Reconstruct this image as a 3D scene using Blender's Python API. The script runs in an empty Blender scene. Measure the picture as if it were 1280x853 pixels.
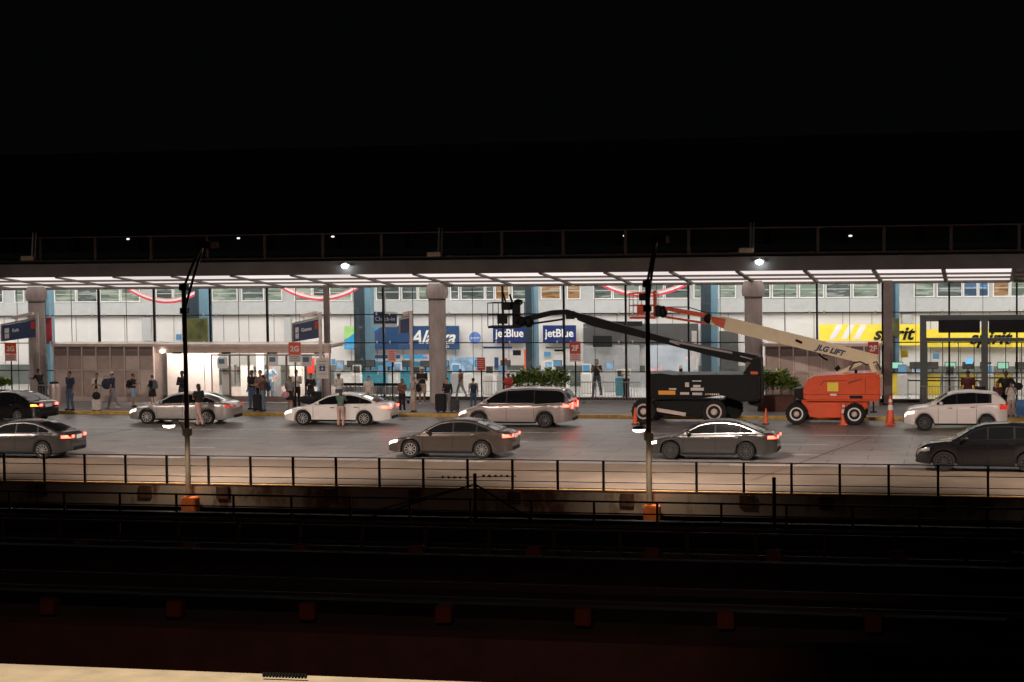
import bpy, bmesh, math, random
from mathutils import Vector, Matrix
random.seed(7)
R = math.radians
scene = bpy.context.scene
COL = scene.collection

# ------------------------------------------------------------------ camera
F, H = 2500.0, 8.4
YAW, PITCH, ROLL = R(13.25), R(2.966), R(-0.762)
fw = Vector((-math.sin(YAW), math.cos(YAW), 0)); rt = Vector((math.cos(YAW), math.sin(YAW), 0)); up = Vector((0, 0, 1))
f2 = fw*math.cos(PITCH) - up*math.sin(PITCH); u2 = up*math.cos(PITCH) + fw*math.sin(PITCH)
r3 = rt*math.cos(ROLL) + u2*math.sin(ROLL); u3 = u2*math.cos(ROLL) - rt*math.sin(ROLL)
cam = bpy.data.cameras.new('camera'); cam.sensor_fit = 'HORIZONTAL'; cam.sensor_width = 36; cam.lens = 36*F/1280
cam.clip_start = 0.1; cam.clip_end = 3000
camo = bpy.data.objects.new('camera', cam); COL.objects.link(camo)
m = Matrix.Identity(4)
for i in range(3):
    m[i][0] = r3[i]; m[i][1] = u3[i]; m[i][2] = -f2[i]
m[2][3] = H
camo.matrix_world = m
scene.camera = camo

# ------------------------------------------------------------------ world: a night sky
w = bpy.data.worlds.new('World'); scene.world = w; w.use_nodes = True
bg = w.node_tree.nodes['Background']; bg.inputs[0].default_value = (0.88, 1.0, 0.97, 1); bg.inputs[1].default_value = 0.0013
scene.view_settings.view_transform = 'Standard'; scene.view_settings.look = 'None'
scene.view_settings.exposure = 0; scene.view_settings.gamma = 1
scene.cycles.max_bounces = 6; scene.cycles.diffuse_bounces = 3; scene.cycles.glossy_bounces = 3
scene.cycles.transparent_max_bounces = 16; scene.cycles.sample_clamp_indirect = 4

# ------------------------------------------------------------------ pixel -> world
def ray(px, py): return r3*(px-640) - u3*(py-426.5) + f2*F
def at(px, py, Y):
    d = ray(px, py); p = d*(Y/d.y); return Vector((p.x, Y, p.z+H))
def gz(px, py, z=0.0):
    d = ray(px, py); p = d*((z-H)/d.z); return Vector((p.x, p.y, z))

# ------------------------------------------------------------------ materials
MAT = {}
def mat(name, col, rough=.6, metal=0., emit=None, es=1., var=.12, scale=3., bump=0., alpha=None, coat=0.):
    if name in MAT: return MAT[name]
    m = bpy.data.materials.new(name); m.use_nodes = True; nt = m.node_tree; b = nt.nodes['Principled BSDF']
    c = (col[0], col[1], col[2], 1)
    b.inputs['Roughness'].default_value = rough; b.inputs['Metallic'].default_value = metal
    if coat: b.inputs['Coat Weight'].default_value = coat; b.inputs['Coat Roughness'].default_value = .05
    if var > 0:
        tc = nt.nodes.new('ShaderNodeTexCoord'); n = nt.nodes.new('ShaderNodeTexNoise'); n.inputs['Scale'].default_value = scale; n.inputs['Detail'].default_value = 6
        nt.links.new(tc.outputs['Object'], n.inputs['Vector'])
        r = nt.nodes.new('ShaderNodeValToRGB'); r.color_ramp.elements[0].position = .3; r.color_ramp.elements[1].position = .7
        r.color_ramp.elements[0].color = tuple(x*(1-var) for x in c[:3])+(1,); r.color_ramp.elements[1].color = tuple(min(1, x*(1+var)) for x in c[:3])+(1,)
        nt.links.new(n.outputs['Fac'], r.inputs[0]); nt.links.new(r.outputs[0], b.inputs['Base Color'])
        if bump:
            bp = nt.nodes.new('ShaderNodeBump'); bp.inputs['Strength'].default_value = bump; bp.inputs['Distance'].default_value = .02
            nt.links.new(n.outputs['Fac'], bp.inputs['Height']); nt.links.new(bp.outputs[0], b.inputs['Normal'])
    else: b.inputs['Base Color'].default_value = c
    if emit:
        b.inputs['Emission Color'].default_value = (*emit, 1); b.inputs['Emission Strength'].default_value = es
    MAT[name] = m; return m

def road_mat():
    m = bpy.data.materials.new('road_surface'); m.use_nodes = True; nt = m.node_tree; b = nt.nodes['Principled BSDF']
    tc = nt.nodes.new('ShaderNodeTexCoord')
    mp = nt.nodes.new('ShaderNodeMapping'); mp.inputs['Scale'].default_value = (.06, .9, 1); nt.links.new(tc.outputs['Object'], mp.inputs[0])
    n1 = nt.nodes.new('ShaderNodeTexNoise'); n1.inputs['Scale'].default_value = 1.2; n1.inputs['Detail'].default_value = 8; nt.links.new(mp.outputs[0], n1.inputs[0])
    n2 = nt.nodes.new('ShaderNodeTexNoise'); n2.inputs['Scale'].default_value = 9; n2.inputs['Detail'].default_value = 8; nt.links.new(tc.outputs['Object'], n2.inputs[0])
    n3 = nt.nodes.new('ShaderNodeTexNoise'); n3.inputs['Scale'].default_value = .35; n3.inputs['Detail'].default_value = 5; nt.links.new(tc.outputs['Object'], n3.inputs[0])
    r = nt.nodes.new('ShaderNodeValToRGB'); r.color_ramp.elements[0].color = (.11, .102, .097, 1); r.color_ramp.elements[1].color = (.36, .335, .318, 1)
    r.color_ramp.elements[0].position = .32; r.color_ramp.elements[1].position = .68
    a = nt.nodes.new('ShaderNodeMath'); a.operation = 'MULTIPLY_ADD'; a.inputs[1].default_value = .45
    a2 = nt.nodes.new('ShaderNodeMath'); a2.operation = 'MULTIPLY_ADD'; a2.inputs[1].default_value = .25
    a3 = nt.nodes.new('ShaderNodeMath'); a3.operation = 'MULTIPLY'; a3.inputs[1].default_value = .3
    nt.links.new(n3.outputs['Fac'], a3.inputs[0])
    nt.links.new(n2.outputs['Fac'], a2.inputs[0]); nt.links.new(a3.outputs[0], a2.inputs[2])
    nt.links.new(n1.outputs['Fac'], a.inputs[0]); nt.links.new(a2.outputs[0], a.inputs[2]); nt.links.new(a.outputs[0], r.inputs[0])
    n4 = nt.nodes.new('ShaderNodeTexNoise'); n4.inputs['Scale'].default_value = .8; n4.inputs['Detail'].default_value = 9; n4.inputs['Roughness'].default_value = .7
    mp4 = nt.nodes.new('ShaderNodeMapping'); mp4.inputs['Scale'].default_value = (.5, 1.3, 1); nt.links.new(tc.outputs['Object'], mp4.inputs[0]); nt.links.new(mp4.outputs[0], n4.inputs[0])
    r4 = nt.nodes.new('ShaderNodeValToRGB'); r4.color_ramp.elements[0].position = .53; r4.color_ramp.elements[1].position = .66; r4.color_ramp.elements[0].color = (1, 1, 1, 1); r4.color_ramp.elements[1].color = (.5, .48, .47, 1)
    nt.links.new(n4.outputs['Fac'], r4.inputs[0])
    bk = nt.nodes.new('ShaderNodeTexBrick'); bk.inputs['Scale'].default_value = .18; bk.inputs['Mortar Size'].default_value = .006; bk.inputs['Color1'].default_value = (1, 1, 1, 1); bk.inputs['Color2'].default_value = (.86, .86, .86, 1); bk.inputs['Mortar'].default_value = (.45, .45, .45, 1)
    nt.links.new(tc.outputs['Object'], bk.inputs[0])
    x1 = nt.nodes.new('ShaderNodeMixRGB'); x1.blend_type = 'MULTIPLY'; x1.inputs[0].default_value = 1; x2 = nt.nodes.new('ShaderNodeMixRGB'); x2.blend_type = 'MULTIPLY'; x2.inputs[0].default_value = 1
    nt.links.new(r.outputs[0], x1.inputs[1]); nt.links.new(r4.outputs[0], x1.inputs[2]); nt.links.new(x1.outputs[0], x2.inputs[1]); nt.links.new(bk.outputs[0], x2.inputs[2])
    nt.links.new(x2.outputs[0], b.inputs['Base Color'])
    rr = nt.nodes.new('ShaderNodeMapRange'); rr.inputs['To Min'].default_value = .24; rr.inputs['To Max'].default_value = .6
    nt.links.new(n1.outputs['Fac'], rr.inputs[0]); nt.links.new(rr.outputs[0], b.inputs['Roughness'])
    bp = nt.nodes.new('ShaderNodeBump'); bp.inputs['Strength'].default_value = .15; bp.inputs['Distance'].default_value = .01
    nt.links.new(n2.outputs['Fac'], bp.inputs['Height']); nt.links.new(bp.outputs[0], b.inputs['Normal'])
    MAT['road'] = m; return m
def rust_mat(name, base, rust, lo=.5, hi=.62, sc=(1.2, 1, .35), rough=.8):
    m = bpy.data.materials.new(name); m.use_nodes = True; nt = m.node_tree; b = nt.nodes['Principled BSDF']
    tc = nt.nodes.new('ShaderNodeTexCoord'); mp = nt.nodes.new('ShaderNodeMapping'); mp.inputs['Scale'].default_value = sc
    n = nt.nodes.new('ShaderNodeTexNoise'); n.inputs['Scale'].default_value = 1.6; n.inputs['Detail'].default_value = 8; n.inputs['Roughness'].default_value = .65
    nt.links.new(tc.outputs['Object'], mp.inputs[0]); nt.links.new(mp.outputs[0], n.inputs[0])
    r = nt.nodes.new('ShaderNodeValToRGB'); r.color_ramp.elements[0].position = lo; r.color_ramp.elements[1].position = hi
    r.color_ramp.elements[0].color = (*base, 1); r.color_ramp.elements[1].color = (*rust, 1)
    nt.links.new(n.outputs['Fac'], r.inputs[0]); nt.links.new(r.outputs[0], b.inputs['Base Color']); b.inputs['Roughness'].default_value = rough
    MAT[name] = m; return m
def glass_mat(name, tint=(.93, .97, .95), refl=.07):
    m = bpy.data.materials.new(name); m.use_nodes = True; nt = m.node_tree; nt.nodes.clear()
    o = nt.nodes.new('ShaderNodeOutputMaterial'); t = nt.nodes.new('ShaderNodeBsdfTransparent'); t.inputs[0].default_value = (*tint, 1)
    g = nt.nodes.new('ShaderNodeBsdfGlossy'); g.inputs['Roughness'].default_value = .03
    mx = nt.nodes.new('ShaderNodeMixShader'); fr = nt.nodes.new('ShaderNodeFresnel'); fr.inputs[0].default_value = 1.45
    nt.links.new(fr.outputs[0], mx.inputs[0]); nt.links.new(t.outputs[0], mx.inputs[1]); nt.links.new(g.outputs[0], mx.inputs[2]); nt.links.new(mx.outputs[0], o.inputs[0])
    MAT[name] = m; return m
def emat(name, col, s=1.):
    if name in MAT: return MAT[name]
    m = bpy.data.materials.new(name); m.use_nodes = True; nt = m.node_tree; nt.nodes.clear()
    o = nt.nodes.new('ShaderNodeOutputMaterial'); e = nt.nodes.new('ShaderNodeEmission'); e.inputs[0].default_value = (*col, 1); e.inputs[1].default_value = s
    nt.links.new(e.outputs[0], o.inputs[0]); MAT[name] = m; return m

road_mat(); glass_mat('facade_glass', (.96, .955, .94)); glass_mat('green_glass', (.8, .9, .85))
rust_mat('slab_face', (.42, .34, .28), (.16, .06, .025), .5, .62, (.5, 1, .25)); rust_mat('rusty_pole', (.13, .06, .04), (.07, .03, .02), .4, .6, (3, 3, 1))
rust_mat('pale_pole', (.36, .30, .24), (.22, .12, .06), .5, .68, (5, 5, 1.2))
rust_mat('concrete_column', (.43, .365, .335), (.28, .235, .215), .4, .7, (1.6, 1.6, .5))
mat('sidewalk', (.17, .155, .15), .75, var=.25, scale=1.5, bump=.2)
mat('kerb_yellow', (.5, .31, .06), .6, var=.3, scale=4); mat('line_white', (.62, .6, .57), .6, var=.35, scale=6); mat('line_yellow', (.65, .36, .06), .6, var=.35, scale=5)
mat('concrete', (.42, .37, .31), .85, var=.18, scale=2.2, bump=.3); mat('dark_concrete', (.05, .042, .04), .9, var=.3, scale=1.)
mat('black', (.012, .012, .013), .5, var=.2); mat('black_paint', (.008, .008, .009), .5, var=.1); mat('rubber', (.02, .02, .02), .8, var=.2, scale=8)
mat('dark_metal', (.05, .042, .04), .45, .6, var=.2); mat('steel', (.42, .42, .42), .35, .9, var=.1); mat('white', (.78, .77, .75), .5, var=.04); mat('offwhite', (.62, .6, .57), .6, var=.06)
mat('fascia', (.155, .14, .132), .7, var=.2, scale=.8); mat('soffit', (.2, .165, .15), .7, var=.15)
mat('bronze', (.46, .36, .315), .42, .35, var=.12, scale=2); mat('bronze_light', (.62, .51, .455), .4, .35, var=.1, scale=2); mat('bronze_dark', (.19, .14, .125), .5, .3, var=.1)
mat('grey_band', (.42, .43, .43), .6, var=.05); mat('panel_white', (.66, .64, .62), .55, var=.05, scale=.6); mat('seam', (.22, .22, .22), .7)
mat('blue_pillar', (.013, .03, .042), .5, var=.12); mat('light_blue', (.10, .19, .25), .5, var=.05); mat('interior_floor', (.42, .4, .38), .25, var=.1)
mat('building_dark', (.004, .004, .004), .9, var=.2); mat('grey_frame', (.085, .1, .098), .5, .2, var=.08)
mat('orange_paint', (.74, .08, .012), .34, var=.06, coat=.3); mat('cream_paint', (.9, .76, .5), .45, var=.05); mat('cone_orange', (.85, .13, .05), .5, var=.08)
mat('navy', (.012, .045, .14), .5, var=.05); mat('alaska_blue', (.013, .055, .15), .5, var=.05); mat('jet_blue', (.006, .022, .13), .45, var=.04); mat('spirit_yellow', (.9, .7, .06), .5, var=.05)
mat('red_sign', (.5, .035, .02), .5, var=.05); mat('orange_sign', (.75, .1, .035), .5, var=.05); mat('pink_sign', (.72, .4, .37), .5, var=.05)
mat('leaf', (.06, .13, .025), .5, var=.5, scale=5); mat('leaf_light', (.26, .32, .07), .5, var=.3, scale=5); mat('bark', (.08, .05, .03), .9)
mat('tinted', (.008, .009, .01), .06, var=0); mat('headlamp', (.8, .8, .8), .2, emit=(1, .86, .68), es=2.6, var=0); mat('tail_red', (.4, .01, .01), .25, emit=(1, .06, .03), es=.5, var=0)
mat('brake_red', (.5, .01, .01), .25, emit=(1, .05, .03), es=13, var=0); mat('rim', (.55, .54, .53), .3, .8, var=.05); mat('plate', (.8, .8, .82), .5, var=.02)
mat('amber', (.8, .3, .05), .3, emit=(1, .35, .05), es=2.5, var=0); mat('chrome', (.7, .7, .7), .15, 1., var=0)
emat('lamp_white', (.82, .93, 1.), 28); emat('soffit_glow', (1., .89, .85), .93); emat('inner_light', (1, .97, .94), 5.2); emat('screen', (.12, .3, .5), 1.); emat('entry_light', (1, .88, .80), 16)
emat('dome', (1, .93, .82), 4)
nt_ = MAT['soffit_glow'].node_tree; oi = nt_.nodes.new('ShaderNodeObjectInfo'); mr = nt_.nodes.new('ShaderNodeMapRange'); mr.inputs['To Min'].default_value = .78; mr.inputs['To Max'].default_value = 1.05
nt_.links.new(oi.outputs['Random'], mr.inputs[0]); nt_.links.new(mr.outputs[0], nt_.nodes['Emission'].inputs[1])

for n_ in ('black_paint', 'black', 'rubber'): MAT[n_].node_tree.nodes['Principled BSDF'].inputs['Specular IOR Level'].default_value = .15
# ------------------------------------------------------------------ mesh builder
class MB:
    def __init__(s): s.v = []; s.f = []; s.mi = []; s.cur = 0
    def add(s, vs, fs):
        o = len(s.v); s.v += [Vector(v) for v in vs]; s.f += [[i+o for i in f] for f in fs]; s.mi += [s.cur]*len(fs)
    def box(s, c, d, rz=0, M=None):
        x, y, z = d[0]/2, d[1]/2, d[2]/2
        vs = [Vector((a*x, b*y, e*z)) for a in (-1, 1) for b in (-1, 1) for e in (-1, 1)]
        if M is None: M = Matrix.Rotation(rz, 3, 'Z')
        s.add([M @ v + Vector(c) for v in vs], [(0, 1, 3, 2), (4, 6, 7, 5), (0, 4, 5, 1), (2, 3, 7, 6), (0, 2, 6, 4), (1, 5, 7, 3)]); return s
    def b2(s, p, q):  # box from corners
        return s.box([(a+b)/2 for a, b in zip(p, q)], [abs(b-a) for a, b in zip(p, q)])
    def tube(s, pts, rad, n=8, cap=True):
        pts = [Vector(p) for p in pts]; k = len(pts)
        if not hasattr(rad, '__len__'): rad = [rad]*k
        vs = []; fs = []
        ref = Vector((0, 0, 1))
        for i, p in enumerate(pts):
            t = (pts[min(i+1, k-1)] - pts[max(i-1, 0)]).normalized()
            a = t.cross(ref if abs(t.z) < .95 else Vector((1, 0, 0))).normalized(); b = t.cross(a)
            for j in range(n):
                th = 2*math.pi*j/n; vs.append(p + (a*math.cos(th) + b*math.sin(th))*rad[i])
        for i in range(k-1):
            for j in range(n):
                fs.append((i*n+j, i*n+(j+1) % n, (i+1)*n+(j+1) % n, (i+1)*n+j))
        if cap: fs.append(tuple(range(n))[::-1]); fs.append(tuple((k-1)*n+j for j in range(n)))
        s.add(vs, fs); return s
    def beam(s, p, q, wd, ht):  # rectangular bar between two points
        p, q = Vector(p), Vector(q); t = (q-p).normalized(); side = t.cross(Vector((0, 0, 1)))
        side = side.normalized() if side.length > 1e-3 else Vector((1, 0, 0)); u = side.cross(t)
        M = Matrix((t, side, u)).transposed(); s.box((p+q)/2, ((q-p).length, wd, ht), M=M); return s
    def lathe(s, prof, c=(0, 0, 0), n=20, axis='Z'):  # prof: (r, h)
        vs = []; fs = []
        for r, h in prof:
            for j in range(n):
                a = 2*math.pi*j/n
                v = (r*math.cos(a), r*math.sin(a), h)
                if axis == 'Y': v = (v[0], v[2], v[1])
                if axis == 'X': v = (v[2], v[0], v[1])
                vs.append(Vector(v)+Vector(c))
        for i in range(len(prof)-1):
            for j in range(n): fs.append((i*n+j, i*n+(j+1) % n, (i+1)*n+(j+1) % n, (i+1)*n+j))
        fs.append(tuple(range(n))); fs.append(tuple((len(prof)-1)*n+j for j in range(n)))
        s.add(vs, fs); return s
    def prism(s, poly, y0, y1):  # polygon in xz extruded along y
        n = len(poly); vs = [(x, y0, z) for x, z in poly] + [(x, y1, z) for x, z in poly]
        s.add(vs, [tuple(range(n)), tuple(range(n, 2*n))[::-1]] + [(i, n+i, n+(i+1) % n, (i+1) % n) for i in range(n)]); return s
    def ell(s, c, r, n=10, k=8, M=None):
        vs = []; fs = []
        for i in range(1, k):
            t = math.pi*i/k
            for j in range(n):
                a = 2*math.pi*j/n; v = Vector((r[0]*math.sin(t)*math.cos(a), r[1]*math.sin(t)*math.sin(a), r[2]*math.cos(t)))
                vs.append((M @ v if M else v)+Vector(c))
        for i in range(k-2):
            for j in range(n): fs.append((i*n+j, (i+1)*n+j, (i+1)*n+(j+1) % n, i*n+(j+1) % n))
        t_ = Vector((0, 0, r[2])); b_ = -t_
        vs.append((M @ t_ if M else t_)+Vector(c)); vs.append((M @ b_ if M else b_)+Vector(c)); N = len(vs)
        for j in range(n):
            fs.append((N-2, j, (j+1) % n)); fs.append((N-1, (k-2)*n+(j+1) % n, (k-2)*n+j))
        s.add(vs, fs); return s
    def mesh(s, name):
        me = bpy.data.meshes.new(name); me.from_pydata(s.v, [], s.f)
        bm = bmesh.new(); bm.from_mesh(me); bmesh.ops.recalc_face_normals(bm, faces=bm.faces); bm.to_mesh(me); bm.free()
        if any(s.mi) and len(me.polygons) == len(s.mi):
            for p, i in zip(me.polygons, s.mi): p.material_index = i
        return me
    def build(s, name, m, parent=None, smooth=False, bevel=0., loc=None):
        me = s.mesh(name)
        for x in (m if isinstance(m, (list, tuple)) else [m]): me.materials.append(MAT[x] if isinstance(x, str) else x)
        if bevel:
            bm = bmesh.new(); bm.from_mesh(me); bmesh.ops.remove_doubles(bm, verts=bm.verts, dist=1e-5)
            ed = [e for e in bm.edges if e.is_manifold and e.calc_face_angle(0) > .6]
            bmesh.ops.bevel(bm, geom=ed, offset=bevel, segments=2, affect='EDGES', clamp_overlap=True); bm.to_mesh(me); bm.free()
        if smooth:
            me.polygons.foreach_set('use_smooth', [True]*len(me.polygons))
            try: me.set_sharp_from_angle(angle=R(38))
            except Exception: pass
        o = bpy.data.objects.new(name, me); COL.objects.link(o)
        if parent: o.parent = parent
        if loc: o.location = loc
        return o
def tag(o, label=None, cat=None, group=None, kind=None):
    if label: o['label'] = label
    if cat: o['category'] = cat
    if group: o['group'] = group
    if kind: o['kind'] = kind
    return o
def thing(name, label, cat, loc=(0, 0, 0), rz=0, group=None):
    o = bpy.data.objects.new(name, None); COL.objects.link(o); o.location = loc; o.rotation_euler = (0, 0, rz); o.empty_display_size = .2
    return tag(o, label, cat, group)
def copy_tree(o, parent=None):
    c = o.copy(); COL.objects.link(c)
    if parent: c.parent = parent
    for ch in list(o.children): copy_tree(ch, c)
    return c
def text(name, s, size, m, parent, M, bold=0., ext=.004, shear=0., sx=1., align='CENTER'):
    cu = bpy.data.curves.new(name, 'FONT'); cu.body = s; cu.size = size; cu.extrude = ext; cu.offset = bold; cu.shear = shear; cu.align_x = align; cu.align_y = 'CENTER'; cu.resolution_u = 3
    t = bpy.data.objects.new('tmp_text', cu); COL.objects.link(t)
    dg = bpy.context.evaluated_depsgraph_get(); me = bpy.data.meshes.new_from_object(t.evaluated_get(dg)); bpy.data.objects.remove(t)
    me.transform(M @ Matrix.Diagonal((sx, 1, 1, 1))); me.materials.clear(); me.materials.append(MAT[m])
    o = bpy.data.objects.new(name, me); COL.objects.link(o); o.parent = parent; return o
def front(x, y, z, rz=0):  # text matrix facing -Y
    return Matrix.Translation((x, y, z)) @ Matrix.Rotation(rz, 4, 'Z') @ Matrix.Rotation(R(90), 4, 'X')

# ------------------------------------------------------------------ key planes (metres)
YE, YK, YG, YB = 64.4, 90.6, 98.5, 108.0      # near slab edge, far kerb, glass facade, ticket hall back wall
X0, X1 = -70., 12.
SL = .099
def zs(Y): return 6.74 - SL*(Y-90.8)           # soffit height

# ================================================================== SETTING
mat('dark_grey', (.06, .06, .06), .6); mat('mid_grey', (.3, .31, .32), .6)
mat('signal_orange', (.16, .03, .014), .7, var=.3)
S = 'structure'
tag(MB().b2((-600, -60, -7.2), (600, 900, -7)).build('ground', 'dark_concrete'), kind=S)
tag(MB().b2((X0-40, YE, -.6), (X1+40, YK, 0)).build('road', 'road'), kind=S)
lm = MB()
for p0 in (83.65,): lm.b2((X0, p0-.07, .004), (X1, p0+.07, .008))
x = X0
while x < X1:
    for y in (79.9, 76.2, 72.5): lm.b2((x, y-.06, .005), (x+3, y+.06, .009))
    x += 12.2
tag(MB().b2((X0-40, YE, .001), (X1+40, 72.4, .004)).build('shoulder_strip', mat('tan_concrete', (.12, .092, .066), .75, var=.22, scale=.7)), kind=S)
tag(lm.build('lane_markings', 'line_white'), kind=S)
tag(MB().b2((X0, YE+.35, .006), (X1, YE+.5, .01)).build('edge_line', 'line_yellow'), kind=S)
tj = MB()
for x_ in (-40.5, -24.1, -7.7): tj.add([(x_, 68., .005), (x_+.06, 68., .005), (x_+3.3, 83.4, .005), (x_+3.24, 83.4, .005)], [(0, 1, 2, 3)])
tag(tj.build('road_joints', 'black'), kind=S)
tag(MB().b2((X0-40, YK, -.2), (X1+40, YK+.22, .15)).build('kerb', 'kerb_yellow'), kind=S)
tag(MB().b2((X0-40, YK+.22, -.2), (X1+40, YG+.6, .146)).build('sidewalk', 'sidewalk'), kind=S)
tag(MB().b2((X0-40, YG+.6, -.2), (X1+40, YB+8, .15)).build('terminal_floor', 'interior_floor'), kind=S)

# near slab edge: beam with brackets
t = thing('slab_edge_beam', 'long rust stained concrete edge beam under the near roadway railing', 'edge beam', (0, YE, 0))
MB().b2((X0, -.25, -.72), (X1, -.003, .03)).build('beam', 'slab_face', t)
rb = MB().b2((X0, -.27, .03), (X1, -.02, .06)).build('steel_cap', 'rusty_pole', t)
for i in range(16):
    x_ = -52 + i*3.4+random.uniform(-.6, .6)
    MB().b2((x_-.22, -.34, -.42), (x_+.22, -.253, .0)).build('bracket', 'rusty_pole', t)

def railing(name, label, Y, z0, ht, xs, rails, m, pr=.035, rr=.02, mid=None):
    t = thing(name, label, 'railing', (xs[0], Y, z0))
    for x_ in xs: MB().b2((x_-xs[0]-pr, -.03, 0), (x_-xs[0]+pr, .03, ht)).build('post', m, t)
    L = xs[-1]-xs[0]
    for i, z in enumerate(rails):
        MB().tube([(-1.5, -.045, z), (L+1.5, -.045, z)], rr if i else rr*1.3, 6).build('top_rail' if i == 0 else 'rail', m, t)
    return t
nx = [-33.6+1.535*i for i in range(-3, 26)]
railing('road_railing', 'grey metal railing with four rails along the near edge of the lit roadway', YE-.12, -.05, 1.1, nx, [1.09, .74, .38, .17], 'dark_metal', .04, .014)
# ================================================================== TERMINAL BUILDING
tb = thing('terminal_building', 'long airport terminal building with a bright ticket hall and dark upper storeys', 'building', (0, YG, 0))
def rel(o, p): return (p[0], p[1]-YG, p[2])
def bpart(name, m, p, q, par=None): return MB().b2((p[0], p[1]-YG, p[2]), (q[0], q[1]-YG, q[2])).build(name, m, par or tb)
# dark upper storeys
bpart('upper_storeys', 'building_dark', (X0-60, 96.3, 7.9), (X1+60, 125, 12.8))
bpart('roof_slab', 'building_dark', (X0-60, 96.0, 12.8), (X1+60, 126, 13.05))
# back wall of the hall: white panels, grey band, window band
zb = [at(640, y, YB).z for y in (345, 357, 375.5, 392.5)]
bpart('wall', 'panel_white', (X0, YB, .15), (X1, YB+.3, zb[3]))
bpart('grey_band', 'grey_band', (X0, YB-.25, zb[3]), (X1, YB+.3, zb[2]))
bpart('window_band', 'grey_band', (X0, YB+.03, zb[2]), (X1, YB+.3, 6.9))
sm = MB(); x = X0
while x < X1: sm.b2((x, YB-YG-.012, .2), (x+.035, YB-YG+.01, zb[3]-.02)); x += 1.53
sm.build('panel_seams', 'seam', tb)
bpart('ceiling', 'offwhite', (X0, YG+.8, 7.3), (X1, YB+3, 7.5))
for i in range(11):
    x = -66+i*7
    bpart('ceiling_light', 'inner_light', (x+.3, 100.0, 7.22), (x+6.7, 106.2, 7.26))
for s_ in (X0, X1): bpart('side_wall', 'panel_white', (s_-.1, YG+.1, .15), (s_+.1, YB, 7.3))
# mezzanine windows: striped glowing panes stand in for the lit rooms behind
def win_mat(name, base, line, seed):
    m = bpy.data.materials.new(name); m.use_nodes = True; nt = m.node_tree; nt.nodes.clear()
    o = nt.nodes.new('ShaderNodeOutputMaterial'); e = nt.nodes.new('ShaderNodeEmission'); tc = nt.nodes.new('ShaderNodeTexCoord')
    mp = nt.nodes.new('ShaderNodeMapping'); mp.inputs['Scale'].default_value = (.5, 1, 3.2); mp.inputs['Location'].default_value = (seed, 0, seed)
    n = nt.nodes.new('ShaderNodeTexNoise'); n.inputs['Scale'].default_value = 1.3; n.inputs['Detail'].default_value = 3
    r = nt.nodes.new('ShaderNodeValToRGB'); r.color_ramp.interpolation = 'CONSTANT'
    r.color_ramp.elements[0].color = (*[c*.6 for c in base], 1); r.color_ramp.elements[1].position = .45; r.color_ramp.elements[1].color = (*base, 1)
    e2 = r.color_ramp.elements.new(.6); e2.color = (*line, 1)
    nt.links.new(tc.outputs['Object'], mp.inputs[0]); nt.links.new(mp.outputs[0], n.inputs[0]); nt.links.new(n.outputs['Fac'], r.inputs[0]); nt.links.new(r.outputs[0], e.inputs[0]); nt.links.new(e.outputs[0], o.inputs[0])
    e.inputs[1].default_value = 1.25; MAT[name] = m; return m
win_mat('win_green', (.24, .29, .23), (.4, .42, .34), 0); win_mat('win_dark', (.12, .14, .13), (.3, .33, .3), 5); win_mat('win_orange', (.36, .2, .1), (.42, .36, .26), 9); win_mat('win_blue', (.1, .16, .25), (.12, .3, .6), 3)
spans = [(-30, 4), (18, 30), (68, 95), (96, 122), (125, 150), (151, 175), (195, 216), (217, 232), (265, 297), (302, 330), (333, 353), (368, 390), (391, 408), (412, 440), (470, 500), (502, 522), (523, 537), (563, 574), (576, 606), (607, 618), (619, 637), (640, 660), (676, 701), (709, 726), (742, 765), (766, 800), (801, 830), (831, 862), (867, 877), (898, 920), (952, 963), (965, 997), (999, 1030), (1032, 1064), (1066, 1098), (1142, 1168), (1171, 1203), (1204, 1222), (1223, 1236), (1241, 1262), (1263, 1300)]
wc = {22: 'win_orange', 23: 'win_orange', 37: 'win_blue', 38: 'win_blue', 39: 'win_orange', 20: 'win_orange', 14: 'win_dark', 15: 'win_dark', 17: 'win_dark', 18: 'win_dark', 24: 'win_dark', 19: 'win_dark'}
def wb(a, b, y=366):
    return at(a, y, YB).x, at(b, y, YB).x
for i, (a, b) in enumerate(spans):
    xa, xb = wb(a, b); z0, z1 = zb[2]+.03, 6.4; yy = YB-YG
    f = MB().b2((xa, yy-.05, z0), (xb, yy+.02, z0+.05)).b2((xa, yy-.05, z0+.05), (xa+.05, yy+.02, z1)).b2((xb-.05, yy-.05, z0+.05), (xb, yy+.02, z1)).build('window', 'white', tb)
    MB().b2((xa+.05, yy-.01, z0+.05), (xb-.05, yy+.015, z1)).build('pane', wc.get(i, 'win_green' if i % 3 else 'win_dark'), f)
    lg = MB()
    lg.b2((xa+.1, yy-.02, z0+.45), (xb-.1, yy-.014, z0+.49))
    if i % 2: lg.b2((xa+.2, yy-.02, z0+.8), (xb-.1, yy-.014, z0+.83))
    lg.build('room_light_line', emat('room_light_glow', (.95, .95, .85), .75), f)  # glowing strips on the pane imitate lines of ceiling lights inside the room
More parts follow.
